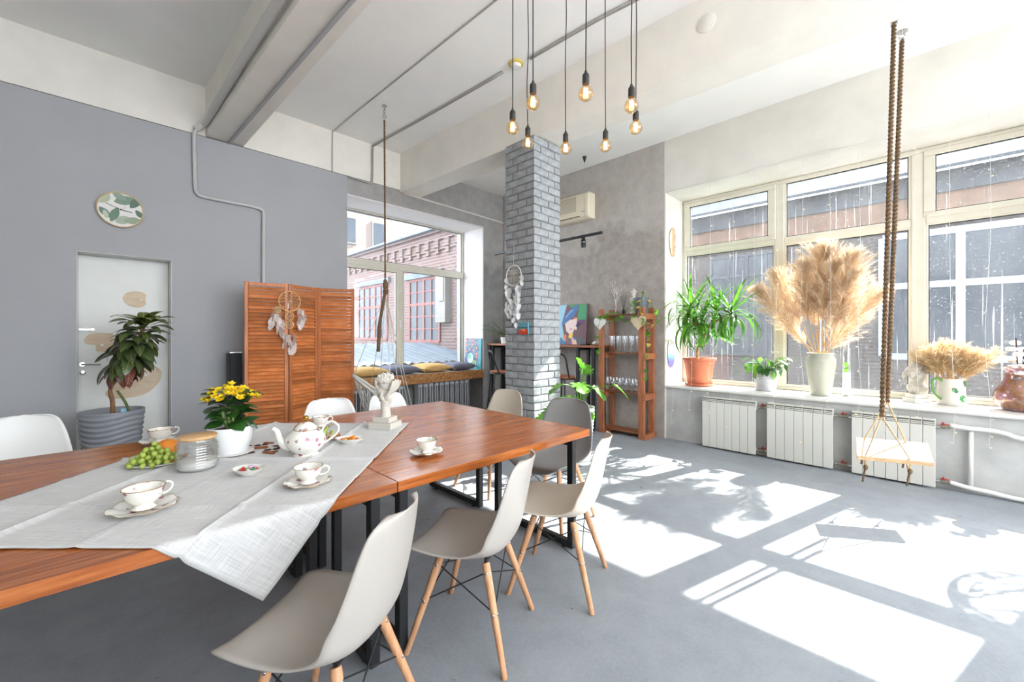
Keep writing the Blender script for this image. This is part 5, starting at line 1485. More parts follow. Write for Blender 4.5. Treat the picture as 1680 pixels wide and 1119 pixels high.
stool((4.86, 3.80, 0), radians(90), 'black bar stool with curved back right of the brick pillar')
stool((4.80, 5.08, 0), radians(60), 'black bar stool whose leg shows left of the brick pillar')
# portrait canvas
pt = thing('portrait_painting', 'bright abstract portrait of a woman with blue hat on the counter', 'painting', (5.47, 4.12, 1.268))
tl2 = Matrix.Rotation(radians(6), 4, 'Y')
MB().cbox(-.012, .012, -.30, .32, 0, .655, .002, mtx=tl2).build('canvas', plain('painted_base', (112, 76, 84), .55), pt, 30)
# painting coordinates: s to the right in view (-y), t up
def pp_(pl, k, c): patch(pt, [(-s_, t_) for s_, t_ in pl], k, c, mtx=tl2, nm='painted_shape')
pp_([(-.32, .0), (-.32, .655), (-.12, .655), (-.20, .35), (-.10, .0)], 0, (150, 196, 216))
pp_([(.10, .40), (.28, .40), (.275, .655), (.14, .655)], 1, (58, 150, 96)); pp_([(-.10, .655), (.14, .655), (.10, .54), (-.02, .6)], 1, (58, 132, 84))
pp_([(.275, .36), (.30, .36), (.30, .655), (.275, .655)], 1, (70, 66, 82))
pp_([(.14, .40), (.24, .40), (.06, .30), (.08, .24)], 1, (96, 66, 130))
pp_([(.06, .40), (.12, .38), (.14, .44), (.02, .44)], 1, (226, 128, 60))
pp_([(-.14, .36), (-.10, .22), (-.02, .16), (.04, .20), (.10, .34), (.10, .42), (-.06, .40)], 2, (232, 206, 198))
pp_([(-.20, .30), (-.16, .46), (-.04, .58), (.09, .65), (.11, .60), (.06, .48), (-.06, .39)], 3, (56, 104, 164))
pp_([(-.14, .42), (-.06, .50), (.03, .57), (-.03, .56), (-.12, .47)], 4, (120, 168, 208))
pp_([(-.025, .255), (-.005, .235), (.015, .255), (.005, .265), (-.005, .258), (-.018, .265)], 4, (190, 36, 44))
pp_(ell(.09, .265, .018, .03), 4, (232, 228, 214))
pp_([(-.04, .17), (.04, .19), (.03, .12), (0, .09), (-.05, .12)], 4, (240, 200, 70))
pp_([(-.17, .17), (-.09, .15), (-.09, .04), (-.14, .09)], 4, (226, 118, 50))
pp_([(-.20, .12), (-.10, .03), (-.10, 0), (-.32, 0)], 3, (56, 104, 150))
pp_([(-.09, .14), (-.03, .08), (0, 0), (-.08, 0)], 4, (110, 92, 96))
pp_([(0, .11), (.02, .12), (.05, 0), (.01, 0)], 5, (150, 116, 176))
pp_([(.02, .12), (.10, .09), (.13, 0), (.04, 0)], 4, (232, 190, 160))
pp_([(.04, .12), (.11, .12), (.10, .08), (.07, .08)], 5, (48, 96, 156))
pp_([(.11, .11), (.25, .13), (.25, 0), (.13, 0)], 3, (82, 82, 92))
o = MB().cbox(-.05, .05, -.06, .06, 0, .02, .003).build('notebook', plain('black_notebook', (40, 40, 44), .6), None, 30, loc=(5.36, 3.76, 1.268)); tag(o, 'small dark notebook on the counter beside the portrait', 'notebook')
o = MB().ball((0, 0, .03), (.05, .06, .035), 14, 9)
o.v = [(x + .01 * noise.noise((x * 40, y * 40, z * 40)), y + .01 * noise.noise((y * 40, x * 30, 1)), max(0, z + .012 * noise.noise((x * 50, y * 50, z * 50)))) for x, y, z in o.v]
o = o.build('seashell', plain('white_shell_surface', (220, 214, 206), .6), None, 180, loc=(5.34, 3.55, 1.267)); tag(o, 'white seashell at the end of the counter next to the rack', 'seashell')
# potted palm at the far end
pm_ = thing('parlour_palm', 'small green parlour palm on the far end of the counter', 'potted plant', (5.30, 5.50, 1.268))
MB().lathe([(0, 0), (.055, 0), (.07, .11), (.066, .115), (.06, .10), (0, .10)], 24).build('pot', M['white_plastic'], pm_, 50)
lf_ = blade(.14, .009, 5, .5, .1, 'strap').mesh('leaflet', M['leaf_fresh'], 180)
r3 = random.Random(3)
for k in range(11):
    az = k * 2.4; el = r3.uniform(.5, 1.25); ln = r3.uniform(.34, .52)
    P = [Vector((0, 0, .1))]; d = sph(az, el)
    for q in range(10): P.append(P[-1] + d * (ln / 10)); d = (d + Vector((0, 0, -.10))).normalized()
    fr = MB().tube(P, .0025, 5).build('frond', M['leaf_dark'], pm_, 180)
    for q in range(3, 11):
        dd = (P[q] - P[q - 1]).normalized()
        for s in (-1, 1):
            sd_ = dd.cross(Vector((0, 0, 1))).normalized() * s
            put(lf_, 'leaflet', fr, mtx=aim(P[q], (sd_ + dd * .8 + Vector((0, 0, -.15))), 0, 1.1 - .05 * q))
sb = thing('small_painting', 'tiny red and blue seascape painting on the brick pillar', 'painting', (3.377, 3.19, 1.43), 0)
MB().cbox(-.012, .008, -.072, .072, 0, .13, .002).build('canvas', plain('teal_canvas', (96, 160, 176), .5), sb, 30)
I4 = Matrix.Identity(4)
patch(sb, [(-.072, 0), (.072, 0), (.072, .045), (.03, .06), (-.01, .05), (-.05, .065), (-.072, .05)], 0, (206, 60, 40), mtx=I4)
patch(sb, [(-.05, .045), (-.01, .035), (.04, .05), (.0, .06)], 1, (236, 160, 60), mtx=I4); patch(sb, [(-.072, .07), (.072, .066), (.072, .078), (-.072, .08)], 1, (40, 96, 120), mtx=I4)

# ------------------------------------------------------------------ wooden rack and its things
rk = thing('shelf_rack', 'open reddish wooden shelf rack against the concrete wall', 'shelf', (5.40, 3.08, 0))
RX0, RX1, RY0, RY1 = 5.235, 5.555, 2.72, 3.44
for x in (RX0, RX1 - .04):
    for y in (RY0, RY1 - .085):
        MB().cbox(x, x + .035, y, y + .085, 0, 1.80, .003).build('post', M['rackwood'], rk, 30, world=True)
M['shelfwood'] = wood('stained_shelf_board', (104, 58, 34), (136, 80, 48), (160, 100, 64), (12, 1.2, 12), .45, .12)
for z in (.075, .62, 1.175, 1.72):
    for k in range(3):
        x = RX0 + .042 + k * .082
        MB().cbox(x, x + .074, RY0 + .01, RY1 - .01, z - .018, z, .003).build('shelf_slat', M['shelfwood'], rk, 30, world=True)
    for y in (RY0 + .086, RY1 - .086 - .02):
        MB().cbox(RX0 + .035, RX1 - .04, y, y + .02, z - .085, z - .019, .003).build('side_rail', M['rackwood'], rk, 30, world=True)
    for y in (RY0 - .018, ):
        MB().cbox(RX0, RX1, y, y + .018, z - .085, z - .002, .003).build('end_rail', M['rackwood'], rk, 30, world=True)
# glasses
def wine(h, br, tall):
    if tall: p = [(0, 0), (.032, 0), (.032, .002), (.005, .006), (.0035, .07), (.008, .08), (.024, .13), (.028, .17), (.027, h)]
    else: p = [(0, 0), (.034, 0), (.034, .002), (.006, .007), (.004, .06), (.012, .068), (.034, .09), (.042, .115), (.040, .14), (.034, h)]
    return MB().lathe(p, 20, closed_ends=False)
M['glass2'] = clear_glass('stemware_glass', (.93, .95, .97), .82)
gm1 = wine(.235, .03, True).mesh('flute', M['glass2'], 180); gm2 = wine(.185, .04, False).mesh('goblet', M['glass2'], 180)
for r_ in range(2):
    for k in range(5):
        o = put(gm1, 'champagne_flute', None, (5.33 + r_ * .10, 2.86 + k * .105 + .03 * r_, 1.175)); tag(o, 'clear champagne flute on the second shelf of the rack', 'glass', 'champagne flutes on the rack')
for r_ in range(2):
    for k in range(6):
        o = put(gm2, 'wine_goblet', None, (5.31 + r_ * .11, 2.84 + k * .10 + .02 * r_, .62)); tag(o, 'round wine goblet on the third shelf of the rack', 'glass', 'goblets on the rack')
# white twig tree
tt = thing('twig_tree', 'bare white decorative twig tree on top of the rack', 'decoration', (5.40, 3.26, 1.72))
M['twig'] = plain('white_twig', (220, 212, 204), .7)
MB().lathe([(0, 0), (.045, 0), (.045, .012), (.01, .02), (0, .02)], 20).build('stand', M['twig'], tt, 40)
r3 = random.Random(15)
def branch(mb, p, d, ln, r, depth):
    q = p + d * ln
    mb.tube([p, p.lerp(q, .5) + Vector((r3.uniform(-1, 1), r3.uniform(-1, 1), 0)) * ln * .05, q], [r, r * .85, r * .7], 5)
    if depth == 0: return
    for k in range(3 if depth > 1 else 2):
        nd = (d + Vector((r3.uniform(-1, 1), r3.uniform(-1, 1), r3.uniform(-.1, .6))) * .75).normalized()
        branch(mb, p.lerp(q, r3.uniform(.55, 1)), nd, ln * r3.uniform(.55, .8), r * .62, depth - 1)
mb = MB(); branch(mb, Vector((0, 0, .01)), Vector((0, 0, 1)), .22, .008, 4); mb.build('branches', M['twig'], tt, 180)
df_ = thing('reed_diffuser', 'dark bottle with black diffuser reeds on top of the rack', 'diffuser', (5.36, 3.10, 1.72))
MB().lathe([(0, 0), (.026, 0), (.028, .004), (.028, .05), (.012, .062), (.012, .075), (0, .075)], 20).build('bottle', plain('dark_glass_bottle', (40, 36, 36), .2), df_, 50)
for k in range(7):
    a = k * .9; MB().tube([(0, 0, .05), (.045 * cos(a), .045 * sin(a), .27)], .0016, 5).build('reed', M['black'], df_, 0)
fg = thing('white_figurine', 'small white plaster figurine on top of the rack', 'figurine', (5.35, 2.935, 1.72))
g = MB().lathe([(0, 0), (.05, 0), (.052, .02), (.035, .06), (.03, .12), (.04, .16), (.034, .21), (.022, .235), (.018, .25)], 20)
g.ball((-.005, 0, .275), (.032, .03, .036), 14, 10).ball((0, .0, .31), (.05, .045, .022), 16, 8).ball((-.02, .03, .18), (.022, .02, .05), 12, 8).ball((-.022, -.03, .17), (.02, .02, .055), 12, 8).ball((0, 0, .335), (.02, .02, .02), 10, 6)
o = g.build('figure', M['plaster'], fg, 180); rm = o.modifiers.new('continuous', 'REMESH'); rm.mode = 'VOXEL'; rm.voxel_size = .005; rm.use_smooth_shade = True
pv = thing('trailing_plant', 'dark grey pot with a trailing green vine on the rack top', 'potted plant', (5.33, 2.81, 1.72))
MB().lathe([(0, 0), (.072, 0), (.078, .01), (.103, .205), (.103, .215), (.096, .215), (.092, .17), (0, .17)], 36).build('pot', plain('dark_grey_pot', (92, 98, 104), .5), pv, 50)
MB().tube(smooth_path([(0, 0, .17), (.01, -.02, .26), (0, -.03, .30), (-.01, -.01, .28)], 4), .010, 8).build('shoot', M['leaf_fresh'], pv, 180)
vl = [blade(.065, .027, 6, .5, .1, 'heart').mesh('leaf', M['leaf_fresh'], 180)]
M['ylw'] = leafmat('yellowed_leaf', (226, 186, 60), (214, 196, 110), None, .1, .5, .4)
vl2 = [blade(.065, .027, 6, .5, .1, 'heart').mesh('leaf', M['ylw'], 180)]
vines = [[(-.06, .04, .2), (-.12, .10, .10), (-.13, .16, .0), (-.135, .25, -.02), (-.13, .36, .03), (-.12, .48, .0)],
         [(-.08, -.03, .2), (-.14, -.06, .05), (-.12, -.10, -.10), (-.06, -.14, -.22), (-.02, -.13, -.36), (-.05, -.12, -.52), (-.10, -.11, -.68), (-.06, -.12, -.9)],
         [(-.08, .0, .2), (-.14, .05, .02), (-.13, .12, -.12), (-.14, .30, -.05), (-.13, .42, -.15), (-.12, .50, -.02), (-.13, .56, -.05)],
         [(0, -.09, .2), (.02, -.14, .12), (.05, -.20, .02), (.02, -.24, -.12), (-.08, -.2, -.16), (-.14, -.1, -.10)],
         [(-.12, .55, .0), (-.13, .60, -.15), (-.135, .60, -.4), (-.14, .59, -.7)]]
for vi, v in enumerate(vines):
    P = smooth_path(v, 6)
    vo_ = MB().tube(P, .0022, 5).build('vine', plain('vine_stem', (120, 140, 70), .6), pv, 180)
    for k in range(2, len(P), 3 if vi != 4 else 4):
        d = sph(r3.uniform(0, 6.28), r3.uniform(-.9, .2)); d.x = -abs(d.x)
        ye = (vi in (1, 3) and r3.random() < .4)
        put((vl2 if ye else vl)[0], 'leaf', vo_, mtx=aim(P[k], d, r3.uniform(-.5, .5), r3.uniform(.7, 1.3)))
def heart(loc, s, mat, label):
    pl = []
    for i in range(48):
        t = 2 * pi * i / 48
        pl.append((s * 16 * sin(t) ** 3 / 17, s * (13 * cos(t) - 5 * cos(2 * t) - 2 * cos(3 * t) - cos(4 * t)) / 17))
    th_ = thing('hanging_heart', label, 'ornament', loc)
    mm = Matrix(((0, 0, -1, 0), (-1, 0, 0, 0), (0, 1, 0, 0), (0, 0, 0, 1)))
    MB().prism(pl, 0, .008, mtx=mm).build('heart_board', mat, th_, 30)
    MB().tube([(-.004, 0, s * .3), (-.002, .0, s * .3 + .10)], .0015, 5).build('cord', M['feather'], th_, 0)
heart((5.215, 3.40, 1.60), .11, plain('white_painted_wood', (230, 226, 220), .6), 'white wooden heart hanging on the left post of the rack')
heart((5.21, 2.79, 1.60), .12, M['ply'], 'natural wooden heart hanging on the right post of the rack')

# ------------------------------------------------------------------ monstera in a white ribbed pot
mo = thing('monstera', 'monstera with bright split leaves in a white ribbed pot behind grey chair', 'potted plant', (3.80, 2.72, 0))
pr = [(0, 0), (.095, 0)]
for k in range(150): pr.append((.10 + .045 * k / 149 + .004 * sin(k * .66), .01 + .60 * k / 149))
pr += [(.150, .63), (.14, .63), (.13, .56), (0, .56)]
MB().lathe(pr, 40).build('pot', plain('white_ribbed_pot', (232, 232, 230), .4), mo, 180)
def monstera_leaf(s):
    # outline: heart with slits, gently folded
    rng = 26; mb = MB(); ctr = []
    pts_ = []
    for i in range(-rng, rng + 1):
        a = pi * i / rng * .93
        rad = s * (.62 + .38 * cos(a) + .10 * abs(sin(a))) * (1.0 if i % 5 not in (2, 3) or abs(i) < 4 or abs(i) > 23 else .62)
        pts_.append((rad * sin(a) * .92, rad * cos(a) + s * .25))
    vs = [(0, s * .18, 0)]
    for x, y in pts_: vs.append((x * .5, (y - s * .18) * .5 + s * .18, .10 * abs(x) * .5 - .3 / max(s, .01) * 0))
    n = len(pts_)
    for x, y in pts_: vs.append((x, y, .16 * abs(x) - .9 * (y * y) * .9))
    fs = [(0, i + 1, i + 2) for i in range(n - 1)] + [(i + 1, n + i + 1, n + i + 2, i + 2) for i in range(n - 1)]
    return mb.add(vs, fs).mesh('leaf', M['leaf_fresh'], 180)
ml_ = [monstera_leaf(.14), monstera_leaf(.16), monstera_leaf(.115)]
for (e, dirv, k) in [((-0.277, 0.05, 0.9), (-0.5, 0.3, -0.35), 0),
                     ((-0.049, 0.034, 0.896), (-0.2, -0.5, -0.2), 1),
                     ((0.115, 0.011, 0.974), (0.3, 0.2, 0.5), 2),
                     ((0.037, -0.123, 0.862), (0.2, -0.6, -0.5), 1),
                     ((0.03, -0.398, 0.899), (0.4, -0.6, -0.55), 1),
                     ((-0.037, -0.119, 0.645), (0.1, -0.4, -0.8), 2),
                     ((-0.28, -0.018, 0.778), (-0.4, -0.2, -0.7), 0),
                     ((0.123, 0.075, 1.039), (-0.2, 0.1, 0.6), 2),
                     ((-0.316, 0.16, 0.645), (-0.7, 0.3, -0.5), 2),
                     ((-0.41, 0.183, 0.575), (-0.6, 0.1, -0.6), 2)]:
    e = Vector(e)
    st = smooth_path([(0, 0, .56), (e.x * .3, e.y * .3, .56 + (e.z - .56) * .7 + .03), e], 6)
    so = MB().tube(st, .0055, 6).build('stem', M['leaf_fresh'], mo, 180)
    put(ml_[k], 'leaf', so, mtx=aim(e, dirv, 0, 1.0))
MB().lathe([(.135, .575), (.07, .585), (0, .59)], 20, closed_ends=False).build('soil', M['soil'], mo, 180)

# ------------------------------------------------------------------ dracaena and other things on the big sill
SZ = WZ0
M['terra'] = plain('terracotta', (196, 112, 80), .7, var=.06, vscale=10)
dr = thing('potted_dracaena', 'spiky dracaena in a terracotta pot at the left end of the sill', 'potted plant', (5.83, 2.22, SZ))
MB().lathe([(0, 0), (.165, 0), (.178, .008), (.185, .035), (.178, .036), (.165, .02), (0, .018)], 40).build('saucer', M['terra'], dr, 50)
MB().lathe([(0, .02), (.145, .02), (.150, .026), (.185, .30), (.192, .305), (.196, .345), (.212, .35), (.215, .375), (.205, .38), (.195, .375), (.188, .32), (0, .32)], 48).build('pot', M['terra'], dr, 50)
MB().lathe([(.190, .335), (.1, .345), (0, .35)], 24, closed_ends=False).build('soil', M['soil'], dr, 180)
M['cane'] = plain('pale_cane_stem', (190, 154, 110), .8, var=.12, vscale=30, bmp=.4, bscale=50)
heads = [Vector((-.02, .10, 1.06)), Vector((-.04, -.42, .96)), Vector((-.12, .03, .86)), Vector((.02, -.22, 1.02)), Vector((.08, -.02, .92))]
MB().tube(smooth_path([(0, .02, .33), (.0, .02, .50), (-.01, -.05, .62), (0, -.02, .75), (-.02, .10, 1.05)], 5), .018, 10).build('cane', M['cane'], dr, 180)
MB().tube(smooth_path([(-.01, -.05, .62), (0, -.12, .78), (-.02, -.28, .90), tuple(heads[1])], 5), .015, 10).build('cane', M['cane'], dr, 180)
MB().tube(smooth_path([(0, -.02, .70), (-.06, .0, .78), tuple(heads[2])], 5), .014, 10).build('cane', M['cane'], dr, 180)
MB().tube(smooth_path([(0, -.12, .78), (.01, -.18, .9), tuple(heads[3])], 5), .014, 10).build('cane', M['cane'], dr, 180)
M['drac'] = leafmat('glossy_strap_leaf', (54, 104, 30), (92, 146, 44), None, .25, .3, .4)
DL = [blade(Lh, .019, 10, dp, .25, 'strap', 1.2).mesh('leaf', M['drac'], 180) for Lh, dp in ((.54, .35), (.60, .9), (.58, 1.7), (.52, 2.3))]
r3 = random.Random(31)
for hi, hpos in enumerate(heads):
    n = (30, 34, 28, 22, 18)[hi]
    for k in range(n):
        u = k / n; az = k * 2.399 + hi
        el = -.25 + 1.45 * u
        mi = 0 if u > .72 else (1 if u > .5 else (2 if u > .25 else 3))
        d = sph(az, el)
        if hpos.x + d.x * .45 > .26: d.x *= .35
        if hpos.y + d.y * .45 > .30: d.y *= .45
        put(DL[mi], 'leaf', dr, mtx=aim(hpos + Vector((0, 0, -.05 + .07 * u)), d, r3.uniform(-.3, .3), r3.uniform(.9, 1.2)))

po = thing('potted_pothos', 'small leafy pothos in a pale ribbed pot on the sill', 'potted plant', (5.90, 1.44, SZ))
pr = [(0, 0), (.105, 0)]
for k in range(80): pr.append((.108 + .030 * k / 79 + .0025 * sin(k * .9), .005 + .235 * k / 79))
pr += [(.14, .25), (.13, .25), (.122, .21), (0, .21)]
MB().lathe(pr, 44).build('pot', plain('pale_ribbed_pot', (172, 172, 175), .5), po, 180)
pl_ = [blade(.13, .04, 7, .9, .12, 'oval').mesh('leaf', M['leaf_fresh'], 180), blade(.11, .036, 7, .5, .12, 'oval').mesh('leaf', M['leaf_dark'], 180)]
r3 = random.Random(8)
for k in range(44):
    az = k * 2.399; el = r3.uniform(-.3, 1.1); b0 = Vector((.05 * cos(az), .05 * sin(az), .22))
    e = b0 + sph(az, .65 + .5 * el) * r3.uniform(.09, .24)
    if e.x > .17: e.x = .17
    so = MB().tube([b0 * .6 + Vector((0, 0, .08)), (b0 + e) / 2 + Vector((0, 0, .04)), e], .003, 5).build('stalk', M['leaf_fresh'], po, 180)
    put(r3.choice(pl_), 'leaf', so, mtx=aim(e, sph(az, el - .7), r3.uniform(-.4, .4), r3.uniform(.75, 1.15)))

VX, VY = 5.86, .88
va = thing('stone_vase', 'tall beige stoneware vase holding the pampas grass', 'vase', (VX, VY, SZ))
MB().lathe([(0, 0), (.090, 0), (.096, .008), (.104, .06), (.122, .20), (.140, .33), (.143, .39), (.134, .43), (.118, .452), (.116, .464), (.128, .475), (.132, .482), (.126, .485), (.110, .47), (.10, .40), (.08, .05), (0, .03)], 48).build('vessel', plain('beige_stoneware', (172, 170, 154), .35, var=.05, vscale=6), va, 60)
M['pampas'] = plain('pampas_plume', (224, 202, 174), .9)
_n = M['pampas'].node_tree; _t = _n.nodes.new('ShaderNodeBsdfTranslucent'); _t.inputs[0].default_value = lin((234, 212, 182)); _m = _n.nodes.new('ShaderNodeMixShader'); _m.inputs[0].default_value = .38
L(_n, _n.nodes['Principled BSDF'].outputs[0], _m.inputs[1]); L(_n, _t.outputs[0], _m.inputs[2]); L(_n, _m.outputs[0], _n.nodes['Material Output'].inputs[0])
M['straw'] = plain('straw_stem', (206, 160, 92), .7)
def plume(Lh, W, nb, nh, seed, hair=.045, th=.0011):
    """feathery head along +Y: side sprays set with fine hairs"""
    r4 = random.Random(seed); mb = MB(); bend = r4.uniform(-.18, .18); vs = []; fs = []
    for b in range(nb):
        u = (b + r4.random()) / nb; az = b * 2.399 + r4.uniform(-.5, .5)
        d = Vector((cos(az), 0, sin(az)))
        p = Vector((bend * u * u * Lh, Lh * .84 * u, 0))
        ln = W * 2.1 * (.45 + .75 * sin(pi * min(1, .1 + .8 * u)) ** .8) * r4.uniform(.65, 1.25) * (1 - .45 * max(0, u - .7) / .3)
        ax = (d * (.62 - .34 * u) + Vector((r4.uniform(-.15, .15), 1, r4.uniform(-.15, .15)))).normalized()
        for h in range(nh):
            t = r4.random() ** .8
            c = p + ax * (ln * t) + d * (.16 * ln * t * t)
            e = Vector((r4.gauss(0, 1), r4.gauss(0, 1), r4.gauss(0, 1)))
            hd = (ax * 1.0 + e * .55 + d * .3).normalized(); L1 = hair * r4.uniform(.5, 1.4)
            sd = hd.cross(e).normalized() * th
            m_ = c + hd * L1 * .55; q = c + (hd + d * .25 + e * .12).normalized() * L1
            n = len(vs); vs += [c - sd, c + sd, m_ + sd * .8, m_ - sd * .8, q]; fs += [(n, n + 1, n + 2, n + 3), (n + 3, n + 2, n + 4)]
    return mb.add(vs, fs)
PL = [plume(.80, .105, 135, 75, k, .055).mesh('plume', M['pampas'], 180) for k in range(4)]
r3 = random.Random(12)
PLAB = ['pampas stalk drooping farthest left in the stoneware vase', 'upright pampas stalk second from the left in the vase', 'pampas stalk third from the left, just left of the tall ones', 'tallest pampas stalk in the middle of the stoneware vase', 'tall pampas stalk just right of the tallest one', 'pampas stalk with high tip near the right edge of the bunch', 'pampas stalk leaning farthest right in the stoneware vase', 'pampas stalk in the front right of the bunch', 'pampas stalk at the back left of the bunch', 'pampas stalk in the front middle of the bunch', 'short low pampas stalk under the left plumes']
for pi_, (ty, tz, tx, mi, s) in enumerate([(1.50, 2.10, -.02, 0, 1.0), (1.33, 2.32, .10, 1, 1.0), (1.12, 2.33, -.08, 2, .95), (.93, 2.55, .0, 3, 1.12), (.72, 2.50, .08, 0, 1.1), (.50, 2.38, -.06, 1, 1.05), (.44, 2.06, .05, 2, 1.1),
                            (.62, 2.20, -.15, 3, .9), (1.02, 2.25, .12, 1, .9), (.80, 2.30, -.16, 0, .9), (1.22, 1.62, .1, 2, .42)]):
    e = Vector((tx, ty - VY, tz - .07 - SZ)); b0 = Vector((e.x * .12, e.y * .12, .10))
    t = thing('pampas_stalk', PLAB[pi_], 'dried grass', (VX, VY, SZ), 0, 'pampas stalks in the vase')
    d = (e - Vector((e.x * .1, e.y * .1, .45))).normalized()
    b1 = e - d * .74 * s
    MB().tube([b0, Vector((e.x * .14, e.y * .14, .48)), b1, e - d * .1], [.005, .005, .004, .0025], 6).build('stem', M['straw'], t, 180)
    put(PL[mi], 'plume', t, mtx=aim(b1, d, r3.uniform(0, 6), s))

bo_ = thing('glass_bottle', 'tall narrow clear glass bottle beside the stoneware vase', 'bottle', (6.0, .662, SZ))
MB().lathe([(0, 0), (.038, 0), (.042, .006), (.042, .50), (.036, .525), (.026, .54), (.026, .555), (.031, .56), (.031, .58), (.026, .58)], 28, closed_ends=False).build('glass', M['glass'], bo_, 60)
MB().lathe([(0, .006), (.037, .006), (.037, .26), (0, .26)], 20).build('filling', plain('pale_green_filling', (220, 232, 222), .6, var=.06, vscale=30), bo_, 40)
for z in (.30, .36):
    put(pl_[0], 'sprig_leaf', bo_, mtx=aim((0, 0, z - .04), (-.1, .1, 1), 0, .6))

bs = thing('plaster_bust', 'small white bust with swept-back hair on a stepped base', 'sculpture', (5.96, .09, SZ), radians(-35))
MB().cbox(-.105, .105, -.06, .06, 0, .045, .004).build('lower_step', M['plaster'], bs, 30)
MB().cbox(-.085, .085, -.05, .05, .045, .085, .004).build('upper_step', M['plaster'], bs, 30)
g = MB().lathe([(.05, .08), (.075, .12), (.085, .16), (.06, .19), (.04, .22), (.04, .24)], 20)
g.ball((0, 0, .28), (.072, .062, .085), 18, 12).ball((-.01, -.058, .262), (.016, .018, .022), 10, 8).ball((-.005, -.045, .225), (.024, .02, .018), 10, 8).ball((-.006, -.055, .245), (.018, .01, .006), 8, 6)
for k in range(16):
    y = -.05 + .0066 * k; zz = .30 + .05 * sin(k * .2 + .2)
    g.tube(smooth_path([(.06, y, zz - .02), (.02, y * 1.1, zz + .055), (-.05, y, zz + .035), (-.10 - .015 * (k % 3), y * .8, zz - .03), (-.125 + .01 * (k % 2), y * .7, zz - .075)], 3), [.014] * 9 + [.010, .008, .005, .003], 7)
o = g.build('head', plain('weathered_plaster', (172, 164, 152), .8, var=.12, vscale=20), bs, 180); rm = o.modifiers.new('continuous', 'REMESH'); rm.mode = 'VOXEL'; rm.voxel_size = .0055; rm.use_smooth_shade = True

jg = thing('flower_jug', 'white jug with green monstera leaf print and green handle', 'jug', (5.97, -.15, SZ), radians(135))
MB().lathe([(0, 0), (.094, 0), (.098, .006), (.102, .06), (.100, .16), (.096, .235), (.099, .262), (.095, .262), (.09, .22), (.092, .05), (0, .02)], 44, wob=lambda r, z, a: (r + (.03 * max(0, (z - .21) / .05) * max(0, cos(a + pi)) ** 6 if r > .05 else 0), z)).build('vessel', plain('white_glazed_jug', (206, 200, 190), .3), jg, 60)
MB().tube(smooth_path([(.096, 0, .235), (.135, 0, .262), (.178, 0, .24), (.186, 0, .18), (.16, 0, .11), (.098, 0, .055)], 6), .0095, 10).build('handle', plain('green_glaze', (84, 140, 60), .3), jg, 180)
M['leafprint'] = plain('green_leaf_print', (58, 134, 76), .4)
def jug_print(a0, z0, s, kind):
    pl = []
    if kind == 0:
        n = 40
        for i in range(n):
            a = 2 * pi * i / n; r_ = s * (.75 + .25 * cos(a)) * (1 if i % 5 not in (2,) else .45); pl.append((r_ * sin(a), r_ * cos(a)))
    else:
        for i in range(9): pl += [(s * (.9 if i % 2 == 0 else .25) * sin(pi * (i + 1) / 10) , s * (1 - i * .24))]
        for i in range(8, -1, -1): pl += [(-s * (.9 if i % 2 == 0 else .25) * sin(pi * (i + 1) / 10), s * (1 - i * .24 - .05))]
    ca, sa = cos(.6 if kind else -.9), sin(.6 if kind else -.9)
    pl = [(x * ca - y * sa, x * sa + y * ca) for x, y in pl]
    mb = MB(); c = Vector((0, 0)); vs = []
    for (x, y) in [(0, 0)] + pl:
        aa = a0 + x / .102; zz = z0 + y; rr = .1032
        vs.append((rr * cos(aa), rr * sin(aa), zz))
    mb.add(vs, [(0, i + 1, (i + 1) % len(pl) + 1) for i in range(len(pl))])
    mb.build('leaf_print', M['leafprint'], jg, 180)
jug_print(radians(100 - 8), .065, .048, 0); jug_print(radians(106 + 8), .215, .035, 1); jug_print(radians(60), .15, .03, 1)
M['dryleaf'] = leafmat('dried_tan_grass', (208, 180, 140), (224, 202, 166), None, .12, .9, .4)
DP = [plume(.20, .034, 34, 28, 40 + k, .026, .0011).mesh('plume', M['dryleaf'], 180) for k in range(3)]
r3 = random.Random(44)
for k in range(46):
    az = k * 2.399; q = sqrt((k + .5) / 46); el = pi / 2 - .66 * q
    d = sph(az, el); d.x *= .75; d.normalize()
    ln = .34 + .22 * r3.random() + (.12 if q < .5 else 0)
    t = thing('dried_stalk', 'tan dried grass stalk in the white leaf-print jug', 'dried grass', (5.97, -.15, SZ), 0, 'dried grass in the jug')
    b0 = Vector((d.x * .05, d.y * .05, .12)); b1 = b0 + Vector((d.x * .1, d.y * .1, .12)) + d * ln * .35
    MB().tube([b0, b1], .0018, 5).build('stem', M['straw'], t, 0)
    put(DP[k % 3], 'plume', t, mtx=aim(b1 - d * .08, d, r3.uniform(0, 6), r3.uniform(1.05, 1.45)))

irv = thing('iridescent_vase', 'bulbous iridescent brown vase at the right end of the sill', 'vase', (5.92, -.585, SZ))
def irid():
    m, nt, b = new_mat('iridescent_glaze')
    v = texco(nt); n = noise_n(nt, v, 9, 4); n2 = noise_n(nt, v, 30, 3)
    c = ramp(nt, n, [(.3, lin((130, 150, 164))), (.42, lin((136, 92, 70))), (.5, lin((156, 116, 84))), (.58, lin((160, 108, 128))), (.7, lin((120, 136, 96)))])
    c = mixc(nt, ramp(nt, n2, [(.6, (0, 0, 0, 1)), (.75, (.7, .7, .7, 1))]), c, lin((236, 220, 236)))
    L(nt, c, b.inputs['Base Color']); b.inputs['Roughness'].default_value = .15; b.inputs['Metallic'].default_value = .35
    b.inputs['Coat Weight'].default_value = .8
    return m
MB().lathe([(0, 0), (.10, 0), (.115, .01), (.165, .07), (.180, .125), (.165, .18), (.12, .245), (.095, .31), (.098, .36), (.125, .385), (.12, .39), (.09, .36), (.085, .31), (.10, .25), (.15, .17), (.15, .1), (0, .03)], 48).build('vessel', irid(), irv, 60)
